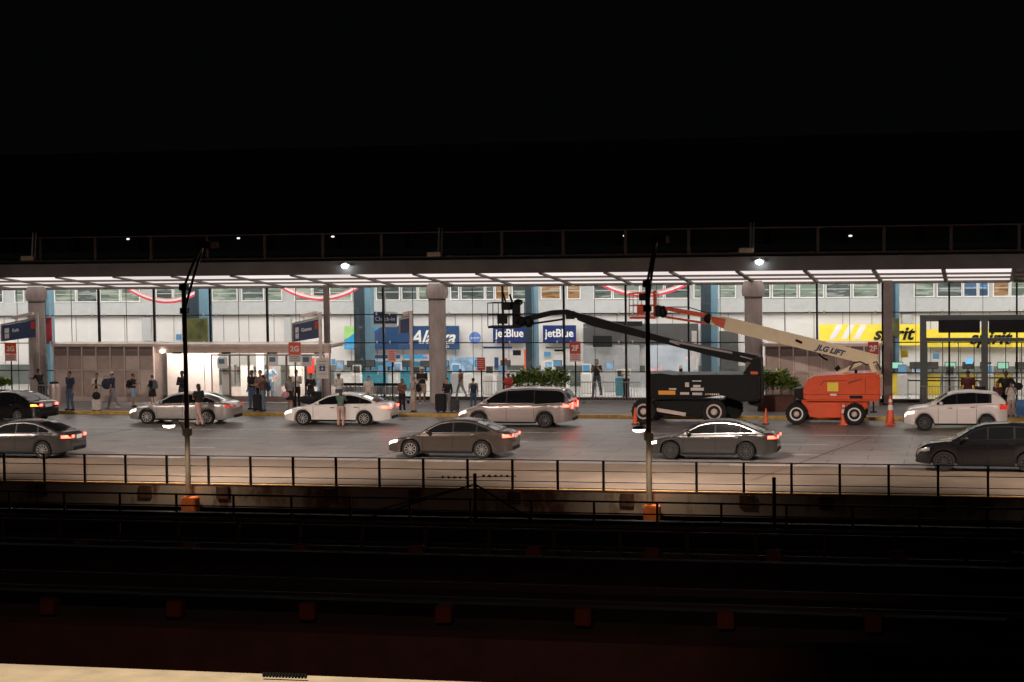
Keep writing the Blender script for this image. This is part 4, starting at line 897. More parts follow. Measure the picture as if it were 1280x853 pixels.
# door number signs on posts
def post_sign(px, y0, y1, wpx, lab, top, topm, low, lowm, foot, Y=None, Yf=91.5, split=.62):
    Y = Yf; A, B = at(px-wpx/2, y0, Y), at(px+wpx/2, y1, Y); W, Hh = B.x-A.x, A.z-B.z
    t = thing('post_sign', lab, 'sign', ((A.x+B.x)/2, Y, .15)); z0 = B.z-.15
    MB().tube([(0, .03, 0), (0, .03, z0+Hh*.8)], .035, 8).lathe([(.18, 0), (.16, .05)], n=14).build('post', 'black', t)
    MB().b2((-W/2, -.02, z0+Hh*(1-split)), (W/2, 0, z0+Hh)).build('upper_plate', topm, t)
    if split < 1: MB().b2((-W/2, -.02, z0), (W/2, 0, z0+Hh*(1-split)-.01)).build('lower_plate', lowm, t)
    if top: text('lettering', top, Hh*split*.62, 'white', t, Matrix.Translation((0, -.025, z0+Hh*(1-split/2)-.03)) @ Matrix.Rotation(R(90), 4, 'X'), bold=.012)
    ls = MB()
    for i in range(3 if split < 1 else 5):
        zz = z0+Hh*(1-split)*(1-(i+1)/4) if split < 1 else z0+Hh*(1-(i+1)/6.5)
        ls.b2((-W*.36, -.026, zz-.015), (W*(.36-.08*(i % 2)), -.021, zz+.012))
    ls.build('small_print', low, t)
    return t
mat('ink_grey', (.25, .22, .25), .6); 
post_sign(13.5, 428.5, 451.5, 15, 'orange door number sign 2G at the far left edge', '2G', 'orange_sign', 'ink_grey', 'pink_sign', 515)
post_sign(368.5, 428, 453, 15.5, 'orange door number sign 2G on a black post in front of the lit entrance', '2G', 'orange_sign', 'ink_grey', 'offwhite', 512)
post_sign(719, 427, 452, 14, 'dark red door number sign 2F on a black post right of the green shrubs', '2F', 'red_sign', 'ink_grey', 'pink_sign', 512)
post_sign(1091.5, 427.5, 447, 13.5, 'dark red door number sign 2F above the turret of the orange boom lift', '2F', 'red_sign', 'ink_grey', 'offwhite', 512, split=.8, Yf=93)
post_sign(490, 437, 453, 10.5, 'pale pink notice on a black post left of the round concrete column', None, 'pink_sign', 'red_sign', 'pink_sign', 515, split=1.0)
post_sign(601.5, 447, 463, 10, 'dark red notice on a black post above the man with the navy backpack', None, 'red_sign', 'pink_sign', 'red_sign', 515, split=1.0)
t = post_sign(403, 448, 473.5, 15.5, 'pale notice with a dark blue disabled symbol near the lit entrance', None, 'offwhite', 'ink_grey', 'offwhite', 513, split=1.0)
MB().b2((-.14, -.03, 1.95), (.14, -.022, 2.2)).build('symbol_plate', 'navy', t); MB().ell((0, -.034, 2.15), (.025, .004, .025), 8, 4).lathe([(.05, 0), (.05, .004)], (0.0, -.036, 2.05), axis='Y', n=12).build('symbol', 'white', t)

# bunting swags
for k, (xa, ya, xm, ym, xb, yb) in enumerate(((157, 360, 203, 378, 243, 369), (348, 358, 400, 375, 447, 361), (751, 356, 805, 370.5, 861, 355))):
    P = []
    for i in range(17):
        u = i/16; x = (1-u)**2*xa+2*u*(1-u)*xm+u*u*xb; y = (1-u)**2*ya+2*u*(1-u)*(2*ym-(ya+yb)/2)+u*u*yb; P.append(at(x, y, 102.6))
    t = thing('bunting', 'red and white bunting swag inside the glass, ' + ('leftmost, ending at the blue pillar', 'middle one, behind the slim dark column', 'rightmost, behind the lift baskets')[k], 'bunting', P[0], 0, 'red and white bunting swags')
    c0, c1, c2 = MB(), MB(), MB()
    for a, b in zip(P, P[1:]):
        for mb, z in ((c0, 0), (c1, .115), (c2, .2)):
            hh = .055 if mb is not c2 else .03
            mb.add([a-P[0]+Vector((0, dy, z+dz)) for dy in (0, .04) for dz in (-hh, hh)]+[b-P[0]+Vector((0, dy, z+dz)) for dy in (0, .04) for dz in (-hh, hh)], [(0, 1, 5, 4), (2, 3, 7, 6), (0, 2, 6, 4), (1, 3, 7, 5)])
    c0.build('red_stripe', mat('bunting_red', (.75, .06, .1), .6), t); c1.build('white_stripe', 'white', t); c2.build('thin_stripe', mat('bunting_pink', (.7, .3, .33), .6), t)

# interior: desks, screens, stores
def desk(px, ytop, Y, wd, m, lab, grp, scr=True, mm='screen'):
    p = at(px, ytop, Y); t = thing('check_in_desk', lab, 'desk', (p.x, Y, .15), 0, grp)
    MB().b2((-wd/2, -.3, 0), (wd/2, .3, 1.05)).build('counter', m, t, bevel=.02); MB().b2((-wd/2-.05, -.36, 1.053), (wd/2+.05, .34, 1.1)).build('desktop', 'steel', t)
    if scr:
        s_ = MB().b2((-.28, .0, 1.3), (.28, .05, 1.65)).b2((-.03, .01, 1.1), (.03, .04, 1.3)).build('monitor', 'black', t); MB().b2((-.25, -.008, 1.33), (.25, -.002, 1.62)).build('screen', mm if int(px) % 3 == 0 else 'dark_grey', s_)
    return t
cols_ = ('offwhite', 'white', 'grey_band')
for k in range(6):
    desk(440+k*23, 470, 104+.3*(k % 2), 1.15, mat('teal_desk', (.05, .3, .4), .5) and 'teal_desk' if k % 2 else 'white', ('check-in desk below the wide airline sign, %s of six' % ('leftmost', 'second', 'third', 'fourth', 'fifth', 'rightmost')[k]), 'check-in desks below the wide blue sign')
for k in range(4):
    desk(600+k*32, 470, 104.5, 1.3, 'white', ('white check-in desk below the twin blue signs, %s of four' % ('leftmost', 'second', 'third', 'rightmost')[k]), 'check-in desks below the twin blue signs', mm='screen')
for k in range(8):
    desk(1122+k*22, 470, 103.5, .8, 'spirit_yellow' if k % 2 == 0 else 'white', ('%s check-in desk below the yellow signs, %s of eight' % (('yellow', 'white')[k % 2], ('leftmost', 'second', 'third', 'fourth', 'fifth', 'sixth', 'seventh', 'rightmost')[k])), 'check-in desks below the yellow signs', mm=emat('mint_glow', (.45, .95, .7), .9) and 'mint_glow' if k % 3 == 0 else 'screen')
# wall graphics and displays (flat things on the back wall)
def flat(nm, lab, x0, y0, x1, y1, Y, m, cat='panel', th=.05, grp=None):
    a, b = at(x0, y0, Y), at(x1, y1, Y)
    o = MB().b2((0, 0, 0), (b.x-a.x, th, a.z-b.z)).build(nm, m); o.location = (a.x, Y, b.z); tag(o, lab, cat, grp); return o
mat('dark_grey', (.09, .09, .09), .6); mat('mid_grey', (.3, .31, .32), .6); mat('teal_wall', (.04, .26, .42), .5, var=.35, scale=1.5); mat('blue_print', (.25, .42, .62), .5, var=.5, scale=2.5)
flat('shop_front', 'dark header panel over the passage behind the black boom', 729, 405, 873, 430, YS+.1, 'dark_grey')
flat('shop_front', 'grey glass front of the passage right of the twin blue signs', 729, 431, 800, 492, YS+.15, 'mid_grey')
flat('blurred_backdrop', 'wide pale grey and blue backdrop behind the black boom lift', 806, 431, 873, 470, YS+.15, mat('backdrop_blue', (.42, .47, .53), .6, var=.25, scale=.8) and 'backdrop_blue')
flat('display', 'black display panel left of the middle lamp post', 741, 420, 765, 434, YS-.3, 'black', 'display')
flat('display', 'wide black board at the foot of the dark header', 764, 402, 803, 408, YS-.3, 'black', 'display')
flat('doorway', 'dark doorway left of the right concrete column', 899, 414, 923, 462, YS+.1, 'dark_grey', 'doorway')
flat('light_post_panel', 'glowing cream vertical panel behind the black boom', 864.5, 414, 871, 462, 102, 'white')
flat('wall_graphic', 'teal and green backdrop below the wide airline sign', 446, 452, 540, 478, YS+.2, 'teal_wall', 'graphic')
flat('wall_graphic', 'white and blue patterned backdrop right of the middle concrete column', 562, 447, 600, 466, YS+.2, 'blue_print', 'graphic')
flat('wall_graphic', 'dark glass showcase below the twin blue signs', 603, 466, 650, 484, YS, 'mid_grey', 'showcase')
flat('poster', 'orange red poster between the twin blue signs', 655, 437, 659, 462, YS-.1, 'orange_sign', 'poster')
flat('poster', 'small navy poster above the green shrub planter', 618, 447, 623, 460, YS-.1, 'navy', 'poster')
flat('poster', 'small red poster beside the navy poster', 628, 448, 634, 456, YS-.1, 'red_sign', 'poster')
flat('display', 'small light blue screen above the green shrubs', 680, 440, 688, 445.5, YS-.2, 'screen', 'display')
flat('display', 'double black display below the left of the twin blue signs', 641, 438, 651, 444.5, YS-.2, 'black', 'display')
flat('display', 'black display strip right of the blue pillar', 693, 437, 704, 439.5, YS-.2, 'black', 'display')
flat('ticket_counter_wall', 'white booth wall right of the blue pillar', 676, 441, 704, 475, YS-.05, 'offwhite', 'booth')
flat('display', 'bright blue screen beside the slim dark column', 414, 449, 419, 456, 100.5, 'screen', 'display')
flat('poster', 'orange topped poster beside the lit entrance', 384, 448, 393, 467, 97.9, 'red_sign', 'poster')
flat('poster', 'yellow notice in the window left of the grey glass vestibule', 1126, 438, 1135, 447, 99.5, 'spirit_yellow', 'poster')
flat('display', 'blue screen behind the man in the maroon shirt', 1207, 448, 1216, 455, 100, emat('screen2', (.2, .6, .95), 1.4) and 'screen2', 'display')
flat('display', 'pale blue screen inside the grey glass vestibule', 1166, 442, 1174, 449, 100, 'screen', 'display')
flat('red_banner', 'red and white striped banner on the wall behind the left concrete column', 57, 397, 65, 428, 99.8, mat('banner_red', (.62, .06, .09), .5, var=.7, scale=1.2) and 'banner_red', 'banner')
flat('wall_notice', 'small blue notice on the white wall left of the left lamp post', 220, 418, 227, 425.5, YS, mat('notice_blue', (.08, .22, .4), .5) and 'notice_blue', 'notice')
flat('wall_door', 'grey door panel in the white wall above the bronze vestibule', 177, 397, 189, 426, YS+.25, 'grey_band', 'door')
flat('wall_door', 'grey door panel in the white wall beside the second bunting', 355, 397, 364, 440, YS+.25, 'grey_band', 'door')
flat('wall_door', 'grey door panel in the white wall above the yellow sign', 1128, 393, 1140, 406, YS+.25, 'grey_band', 'door')
# stanchions and yellow bins near the yellow desks, drum
for k, px in enumerate((1135, 1152, 1176, 1198)):
    p = at(px, 490, 101.0); t = thing('queue_post', 'thin queue barrier post in front of the yellow desks, %s of four' % ('leftmost', 'second', 'third', 'rightmost')[k], 'queue post', (p.x, 101, .15), 0, 'queue barrier posts')
    MB().lathe([(.17, 0), (.16, .03), (.03, .05), (.03, .95), (.04, 1.0)], n=14).build('post', 'steel', t); MB().b2((0, -.02, .85), (1.1, .02, .92)).build('belt', 'black', t)

# luggage carts in a row
def cart():
    t = thing('luggage_cart', 'grey metal luggage cart nested in the row in front of the glass', 'luggage cart', (0, 0, 0), 0, 'luggage carts nested in a row in front of the glass')
    MB().tube([(-.25, -.3, .12), (-.25, -.3, .95), (-.25, .3, .95), (-.25, .3, .12)], .028, 6).tube([(-.25, -.3, .35), (.45, -.26, .2), (.45, .26, .2), (-.25, .3, .35)], .02, 6)  .build('frame', 'steel', t)
    MB().b2((-.32, -.3, .93), (-.2, .3, 1.06)).build('handle', 'black', t, bevel=.02)
    for x, y in ((-.25, -.28), (-.25, .28), (.4, 0)): MB().lathe([(.08, -.02), (.08, .02)], (x, y, .08), axis='Y', n=12).build('wheel', 'rubber', t)
    MB().b2((-.26, -.26, .5), (-.235, .26, .88)).build('advert_plate', 'mid_grey', t)
    return t
proto = cart(); x0, x1 = at(432, 490, 95.8).x, at(503, 490, 95.8).x; N = 14
for i in range(N):
    c = proto if i == 0 else copy_tree(proto); c.location = (x0+(x1-x0)*i/(N-1), 95.8, .15); c.rotation_euler = (0, 0, R(62))

# crowd barriers and planters
def barrier(px0, px1, py, Y, lab, Hh=1.05):
    a, b = at(px0, py, Y), at(px1, py, Y); W = b.x-a.x
    t = thing('crowd_barrier', lab, 'barrier', (a.x, Y, .15)); f = MB().tube([(0, 0, .12), (0, 0, Hh), (W, 0, Hh), (W, 0, .12), (0, 0, .12)], .025, 6).build('frame', 'dull_steel', t)
    bb = MB(); n = int(W/.14)
    for i in range(1, n): bb.tube([(W*i/n, 0, .12), (W*i/n, 0, Hh)], .01, 5)
    bb.build('bars', 'dull_steel', t); MB().b2((.2, -.25, 0), (.26, .25, .03)).b2((W-.26, -.25, 0), (W-.2, .25, .03)).build('feet', 'black', t)
barrier(36, 64, 500, 93.4, 'grey metal crowd barrier behind the black sedan at the left')
barrier(604, 650, 490, 97.2, 'grey metal crowd barrier behind the minivan, beside the shrubs')
barrier(1150, 1204, 490, 95.0, 'grey metal crowd barrier in front of the grey glass vestibule')
barrier(724, 800, 490, 97.0, 'long metal crowd barrier behind the small orange cone and lamp post')
mat('box_brown', (.13, .05, .035), .7, var=.2)
def planter(px0, px1, ytop, Y, lab, seed, boxm='box_brown', bh=.7, lt=.32):
    a, b = at(px0, 480, Y), at(px1, 480, Y); W = b.x-a.x; zt_ = at((px0+px1)/2, ytop, Y).z-.15; rnd = random.Random(seed)
    t = thing('shrub_planter', lab, 'planter', ((a.x+b.x)/2, Y, .15))
    MB().b2((-W/2, -.45, 0), (W/2, .45, bh)).build('box', boxm, t, bevel=.02); MB().b2((-W/2+.05, -.4, bh), (W/2-.05, .4, bh+.01)).build('soil', 'bark', t)
    lv = [MB(), MB()]; stem = MB(); nb = max(4, int(W*2.6))
    for i in range(nb):
        cx = -W/2+W*(i+.5)/nb; hh = (zt_-bh)*rnd.uniform(.62, 1.02); cy = rnd.uniform(-.2, .2); stem.tube([(cx, cy, bh), (cx+.05, cy, bh+hh*.7)], .02, 5)
        for k in range(int(420*hh)):
            th, ph = rnd.uniform(0, 2*PI), rnd.uniform(-.5, 1); rr = .46*rnd.random()**.4*(1-.35*max(ph, 0))
            c = Vector((cx+rr*math.cos(th), cy+rr*math.sin(th), bh+.08+hh*(.5+.47*ph*rnd.random()**.3 if ph > 0 else .5+.9*ph*rnd.random())))
            d = Vector((math.cos(th), math.sin(th), rnd.uniform(.1, 1.3))).normalized(); s_ = d.cross(Vector((0, 0, 1))).normalized(); L = rnd.uniform(.12, .24); w_ = L*.34
            lv[1 if rnd.random() < lt else 0].add([c, c+d*L*.5+s_*w_, c+d*L, c+d*L*.5-s_*w_], [(0, 1, 2, 3)])
    stem.build('stem', 'bark', t); lv[0].build('foliage', 'leaf', t); lv[1].build('young_foliage', 'leaf_light', t)
planter(640, 706, 460, 94.5, 'long planter with tall green shrubs behind the minivan', 1)
planter(948, 994, 464, 93.5, 'brown planter with yellow green shrubs between the two boom lifts', 2, lt=.6)
planter(-14, 8, 470, 94.5, 'green shrub planter cut by the left edge of the picture', 3)
# litter bin beside barriers
p = at(68, 490, 94.5); t = thing('litter_bin', 'slim pale bin beside the bronze vestibule at the left', 'bin', (p.x, 94.5, .15)); MB().lathe([(.28, 0), (.3, .9), (.26, 1.05)], n=18).build('body', 'bronze_light', t, smooth=True); MB().lathe([(.25, 1.05), (.2, 1.15)], n=18).build('lid', 'black', t, smooth=True)
# ================================================================== PEOPLE
mat('hair_dark', (.02, .014, .01), .6); mat('hair_brown', (.07, .035, .018), .6); mat('hair_grey', (.22, .2, .19), .6); mat('eye_dark', (.015, .01, .01), .2, var=0); mat('lip', (.3, .1, .09), .5, var=0)
for n_, c in dict(skin_light=(.52, .31, .22), skin_mid=(.34, .18, .11), skin_dark=(.12, .06, .04)).items(): mat(n_, c, .5, var=.06, scale=8)
CL = dict(black=(.012, .012, .014), navy=(.022, .035, .07), white=(.62, .58, .54), jeans=(.06, .1, .17), light_jeans=(.16, .24, .34), grey=(.22, .22, .23), khaki=(.36, .28, .19), beige=(.5, .42, .35), maroon=(.09, .02, .025), green=(.1, .16, .13), blue=(.07, .18, .38), pink=(.6, .3, .33), charcoal=(.05, .05, .055), brown=(.16, .07, .04), lightblue=(.25, .4, .55), dustyrose=(.5, .32, .27), plaid=(.2, .13, .11), red=(.45, .04, .04))
def cloth(c):
    if c in MAT: pass
    return mat('cloth_'+c, CL[c], .85, var=.22, scale=6, bump=.2) and 'cloth_'+c
def sock(mb, pts, n=10):
    """chain of (point, radius): capsules for the voxel union"""
    for (p, r) in pts: mb.ell(p, (r, r, r), n, 8)
    for (p, r), (q, s) in zip(pts, pts[1:]): mb.tube([p, q], [r, s], n)
def fuse(mb, name, m, parent, vox=.016, it=3, off=None):
    me = mb.mesh('tmp'); o = bpy.data.objects.new('tmp_fuse', me); COL.objects.link(o)
    md = o.modifiers.new('r', 'REMESH'); md.mode = 'VOXEL'; md.voxel_size = vox
    sm = o.modifiers.new('s', 'SMOOTH'); sm.factor = .5; sm.iterations = it
    dg = bpy.context.evaluated_depsgraph_get(); me2 = bpy.data.meshes.new_from_object(o.evaluated_get(dg)); bpy.data.objects.remove(o); bpy.data.meshes.remove(me)
    me2.name = name; me2.materials.clear(); me2.materials.append(MAT[m]); me2.polygons.foreach_set('use_smooth', [True]*len(me2.polygons))
    o = bpy.data.objects.new(name, me2); COL.objects.link(o)
    if parent: o.parent = parent
    return o
V = Vector
def person(px, py_head, py_feet, face, label, top='black', bottom='jeans', skin='skin_light', hair='hair_dark', arms='down', stance='stand', shorts=False, skirt=False, sleeve='short', cap=None, longhair=False, bag=None, coat=None, shoe='black', lean=0., Y=None, fat=1., z=.15, head_turn=0., sit=False):
    """faces local +y; 'face' = degrees the body is turned from facing away (0) ... 180 = to the camera"""
    if Y is None: g = gz(px, py_feet, z)
    else: g = at(px, py_feet, Y); g.z = z
    ht = (at(px, py_head, g.y).z - z); s = max(.86, min(1.1, ht/1.75))
    root = thing('person', label, 'person', g, R(face)); root.scale = (s, s, s)
    ms = 1.0*fat
    # joints (x side, y forward, z up)
    hipz = .92; ln = lambda z_: V((0, lean*(z_-.9), 0))
    pel = V((0, 0, .95)); chest = V((0, .0, 1.28))+ln(1.3); neck = V((0, -.01, 1.47))+ln(1.47); headc = V((0, .02, 1.635))+ln(1.6)
    legs = []
    for sg in (-1, 1):
        hip = V((sg*.095, 0, hipz))
        if stance == 'walk': kn = hip+V((0, .16*sg, -.41)); an = kn+V((0, -.02+.1*sg if sg > 0 else -.2, -.41)); an.z = .09 if sg > 0 else .14
        elif stance == 'wide': kn = V((sg*.15, .03, .5)); an = V((sg*.19, -.02, .09))
        elif stance == 'bent': kn = V((sg*.12, .09, .5)); an = V((sg*.12, -.02, .09))
        elif stance == 'cross': kn = V((sg*.07, .04 if sg > 0 else 0, .5)); an = V((sg*.03, .08 if sg > 0 else -.03, .09))
        else: kn = V((sg*.105, .02, .5)); an = V((sg*.115, -.02, .09))
        legs.append((sg, hip, kn, an))
    armj = []
    for sg in (-1, 1):
        sh = V((sg*.185*ms, -.01, 1.415))+ln(1.4)
        a = arms if isinstance(arms, str) else arms[0 if sg < 0 else 1]
        if a == 'down': el = sh+V((sg*.05, -.03, -.28)); wr = el+V((sg*.01, .06, -.25))
        elif a == 'phone': el = sh+V((sg*.04, .03, -.28)); wr = el+V((-sg*.13, .22, .06))
        elif a == 'cross': el = sh+V((sg*.05, .05, -.27)); wr = el+V((-sg*.2, .16, .05))
        elif a == 'strap': el = sh+V((sg*.07, .02, -.27)); wr = el+V((-sg*.09, .15, .17))
        elif a == 'reach': el = sh+V((sg*.03, .2, -.17)); wr = el+V((0, .24, .02))
        elif a == 'face': el = sh+V((sg*.05, .12, -.22)); wr = el+V((-sg*.09, .12, .24))
        elif a == 'hip': el = sh+V((sg*.17, -.05, -.22)); wr = el+V((-sg*.12, .08, -.18))
        elif a == 'handle': el = sh+V((sg*.06, -.02, -.28)); wr = el+V((sg*.03, .12, -.2))
        elif a == 'up': el = sh+V((sg*.12, .1, .1)); wr = el+V((-sg*.05, .05, .25))
        armj.append((sg, sh, el, wr))
    b = MB()
    # torso
    b.ell(pel, (.155*ms, .11*ms, .13)); b.ell(pel+V((0, 0, .13))+ln(1.05), (.135*ms, .1*ms, .14)); b.ell(chest, (.165*ms, .115*ms, .19)); b.ell(chest+V((0, -.01, .1)), (.165*ms, .095, .1))
    sock(b, [(neck-V((0, 0, .08)), .065), (neck+V((0, .01, .08)), .055)])
    # head
    TH_ = Matrix.Rotation(R(head_turn), 3, 'Z')
    b.ell(headc+V((0, -.012, .02)), (.076, .092, .1), 14, 10); b.ell(headc+TH_ @ V((0, .025, -.05)), (.055, .062, .062), 12, 8); b.ell(headc+TH_ @ V((0, .07, -.085)), (.03, .025, .022))
    b.tube([headc+TH_ @ V((0, .078, .02)), headc+TH_ @ V((0, .106, -.022))], [.01, .017], 6); b.ell(headc+TH_ @ V((0, .1, -.024)), (.018, .014, .012))
    for sg in (-1, 1): b.ell(headc+TH_ @ V((sg*.078, -.005, -.01)), (.012, .02, .03)); 
    for sg, hip, kn, an in legs:
        sock(b, [(hip, .088*ms), (hip.lerp(kn, .5), .08*ms), (kn, .056)]); sock(b, [(kn, .056), (kn.lerp(an, .35)+V((0, -.015, 0)), .058), (an, .037)])
        b.ell(an+V((0, .06, -.045)), (.042, .12, .042))
    for sg, sh, el, wr in armj:
        sock(b, [(sh, .058*ms), (sh.lerp(el, .5), .05*ms), (el, .04)]); sock(b, [(el, .04), (el.lerp(wr, .3), .04), (wr, .026)])
        d = (wr-el).normalized(); side = d.cross(V((0, 1, 0)) if abs(d.y) < .8 else V((0, 0, 1))).normalized(); nn = side.cross(d)
        pc = wr+d*.05; b.tube([wr, wr+d*.085], [.026, .032], 8); b.ell(pc, (.034, .03, .034))
        for q in range(4):
            o_ = side*((q-1.5)*.019); L = (.06, .075, .07, .055)[q]; p0 = wr+d*.075+o_
            sock(b, [(p0, .0095), (p0+d*L*.55+nn*.006, .009), (p0+d*L+nn*.028, .0085)], 6)
        p0 = wr+d*.03+side*.03; sock(b, [(p0, .012), (p0+side*.025+d*.03+nn*.01, .0105), (p0+side*.024+d*.06+nn*.025, .009)], 6)
    fuse(b, 'body', skin, root, .0125, 2)
    # trousers / skirt
    c = MB(); c.ell(pel+V((0, 0, .02)), (.172*ms, .13*ms, .13))
    for sg, hip, kn, an in legs:
        if shorts: sock(c, [(hip, .108*ms), (hip.lerp(kn, .6), .1*ms), (hip.lerp(kn, .85), .095)])
        elif not skirt: sock(c, [(hip, .105*ms), (hip.lerp(kn, .5), .094*ms), (kn, .073), (kn.lerp(an, .5), .068), (an+V((0, 0, .0)), .06)])
    if skirt: c.lathe([(.16, 1.02), (.2, .8), (.24, .55), (.2, .54)], n=18)
    fuse(c, 'skirt' if skirt else ('shorts' if shorts else 'trousers'), cloth(bottom), root, .017)
    # top
    c = MB(); c.ell(pel+V((0, 0, .08)), (.178*ms, .138*ms, .12)); c.ell(pel+V((0, 0, .2))+ln(1.15), (.158*ms, .122*ms, .15)); c.ell(chest, (.185*ms, .136*ms, .19)); c.ell(chest+V((0, -.01, .1)), (.178*ms, .108, .095)); c.ell(neck-V((0, 0, .045)), (.075, .07, .035))
    for sg, sh, el, wr in armj:
        if sleeve != 'none': sock(c, [(sh, .073*ms), (sh.lerp(el, .5), .066*ms)] + ([(sh.lerp(el, .72), .062)] if sleeve == 'short' else [(el, .056), (el.lerp(wr, .5), .052), (wr-(wr-el)*.06, .043)]))
    fuse(c, 'shirt', cloth(top), root, .017)
    if coat:
        c = MB(); c.lathe([(.21, 1.5), (.215, 1.3), (.19, 1.1), (.24, .7), (.235, .69), (.16, 1.1), (.17, 1.49)], n=20)
        for sg, sh, el, wr in armj: sock(c, [(sh, .085), (el, .07), (wr-(wr-el)*.1, .055)])
        for v in c.v: v.y *= .8
        fuse(c, 'coat', cloth(coat), root, .018)
    # shoes
    c = MB()
    for sg, hip, kn, an in legs: c.ell(an+V((0, .055, -.045)), (.05, .135, .043)); c.b2(tuple(an+V((-.045, -.07, -.09))), tuple(an+V((.045, .17, -.065))))
    fuse(c, 'shoes', cloth(shoe), root, .016, 2)
    # hair
    c = MB(); c.ell(headc+V((0, -.022, .04)), (.087, .094, .094), 14, 10)
    cut = []
    if longhair: c.ell(headc+V((0, -.06, -.06)), (.085, .06, .15)); c.ell(headc+V((0, -.07, -.18)), (.075, .045, .1))
    h_ = MB()
    for v, in [(v,) for v in c.v]: pass
    o = c.build('hair', hair, root, smooth=True)
    for v in o.data.vertices:   # clear the face
        r = TH_.inverted() @ (v.co-headc)
        if r.y > .045 and r.z < .065: v.co = headc+TH_ @ V((r.x*.8, .02, r.z))
    e = MB(); mo = MB()
    for sg in (-1, 1): e.ell(headc+TH_ @ V((sg*.031, .076, .012)), (.012, .008, .008), 8, 6)
    mo.ell(headc+TH_ @ V((0, .086, -.055)), (.024, .006, .006), 8, 4)
    e.build('eyes', 'eye_dark', root); mo.build('mouth', 'lip', root)
    if cap:
        k = MB(); k.ell(headc+V((0, -.012, .06)), (.093, .104, .075), 16, 8); k.lathe([(.094, .03), (.094, .05)], tuple(headc+V((0, -.01, 0))), n=16); k.ell(headc+TH_ @ V((0, .12, .045)), (.07, .07, .01), 12, 6); k.build('cap', cloth(cap), root, smooth=True)
    return root, s, armj, g
def backpack(P, col, lab, face):
    root, s, armj, g = P; M = Matrix.Rotation(R(face), 4, 'Z'); off = M @ V((0, -.22*s, 1.2*s))
    t = thing('backpack', lab, 'backpack', g+off.to_3d() if hasattr(off, 'to_3d') else g+off, R(face)); t.scale = (s, s, s)
    MB().box((0, 0, 0), (.32, .18, .46)).build('bag', cloth(col), t, bevel=.06, smooth=True); MB().box((0, -.11, -.08), (.24, .06, .24)).build('pocket', cloth(col), t, bevel=.025)
    sp = MB()
    for sg in (-1, 1): sp.tube([(sg*.1, .08, .2), (sg*.11, .18, .28), (sg*.11, .36, .2), (sg*.12, .37, 0), (sg*.14, .2, -.15), (sg*.12, .08, -.18)], .018, 6)
    sp.build('strap', cloth(col), t)
def suitcase(px, py, lab, col, w_=.42, h_=.62, rz=0, z=.15, handle=True, Y=None, tilt=0):
    p = gz(px, py, z) if Y is None else at(px, py, Y); p.z = z
    t = thing('suitcase', lab, 'suitcase', p, R(rz))
    MB().box((0, 0, h_/2+.06), (w_, .27, h_)).build('shell', cloth(col), t, bevel=.045, smooth=True)
    rb_ = MB()
    for i in range(4): rb_.box((-w_*.32+i*w_*.213, -.137, h_/2+.06), (.02, .012, h_*.8))
    rb_.build('ribs', cloth(col), t)
    if handle: MB().tube([(-.1, .08, h_+.05), (-.1, .08, h_+.38), (.1, .08, h_+.38), (.1, .08, h_+.05)], .012, 6).build('handle', 'steel', t)
    for x in (-.15, .15):
        for y in (-.09, .09): MB().lathe([(.03, -.015), (.03, .015)], (x, y, .03), axis='Y', n=10).build('wheel', 'rubber', t)
def holdall(px, py, lab, col, w_=.5, h_=.3, z=.15, Y=None):
    p = gz(px, py, z) if Y is None else at(px, py, Y)
    if Y is None: p.z = z
    t = thing('holdall', lab, 'bag', p); MB().ell((0, 0, h_/2), (w_/2, .16, h_/2), 16, 10).build('bag', cloth(col), t, smooth=True)
    MB().tube([(-.12, -.05, h_*.9), (-.1, -.05, h_+.12), (.1, -.05, h_+.12), (.12, -.05, h_*.9)], .013, 6).build('handle', cloth('black'), t)

P = person(52, 461, 500, 60, 'person in a dark shirt leaning forward by the crowd barrier at the left', 'black', 'charcoal', 'skin_dark', arms='reach', lean=.35, Y=94.2)
P = person(88, 463.5, 513, 150, 'bald man in navy polo shirt and jeans, feet apart near the left kerb', 'navy', 'jeans', 'skin_mid', arms='down', stance='wide', fat=1.15)
P = person(122, 466.5, 511, 180, 'person in open white shirt looking at a phone behind a white suitcase', 'black', 'beige', 'skin_mid', arms='phone', coat=None, sleeve='short')
root = P[0]; c = MB(); 
for sg in (-1, 1): c.ell((sg*.115, .03, 1.22), (.09, .135, .28)); 
for sg, sh, el, wr in P[2]: sock(c, [(sh, .08), (sh.lerp(el, .8), .068)])
c.ell((0, -.05, 1.25), (.19, .1, .28)); fuse(c, 'open_shirt', cloth('white'), root, .016)
suitcase(121, 514, 'white hard suitcase standing in front of the person in the open white shirt', 'white', .44, .5, handle=True); holdall(120.5, 500, 'black bag resting on the white suitcase', 'black', .42, .4, Y=gz(121, 514, .15).y+.02, z=.15)
P = person(141, 465, 511, 90, 'walking man in white cap and navy shirt carrying a bag before the bronze panels', 'navy', 'grey', 'skin_mid', cap='white', stance='walk', arms=('down', 'reach'), shoe='white')
holdall(133.5, 487, 'dark duffel bag held by the walking man in the white cap', 'navy', .55, .55, Y=gz(141, 511, .15).y-.1)
P = person(167, 467, 509, -75, 'person in a black T-shirt and blue shorts with a black backpack, facing right', 'black', 'lightblue', 'skin_mid', shorts=True, arms='phone'); backpack(P, 'black', 'black backpack worn by the person in blue shorts', -75)
P = person(191, 469, 508, 70, 'person in a dark jacket and short skirt with a green backpack beside the left car', 'black', 'black', 'skin_light', skirt=True, sleeve='long', arms='phone', hair='hair_brown'); backpack(P, 'green', 'dark green backpack worn by the person in the short skirt', 70)
P = person(228.5, 464, 512, 170, 'person in a dark jacket standing behind the silver sedan at the left lamp post', 'black', 'charcoal', 'skin_dark', sleeve='long', arms='cross')
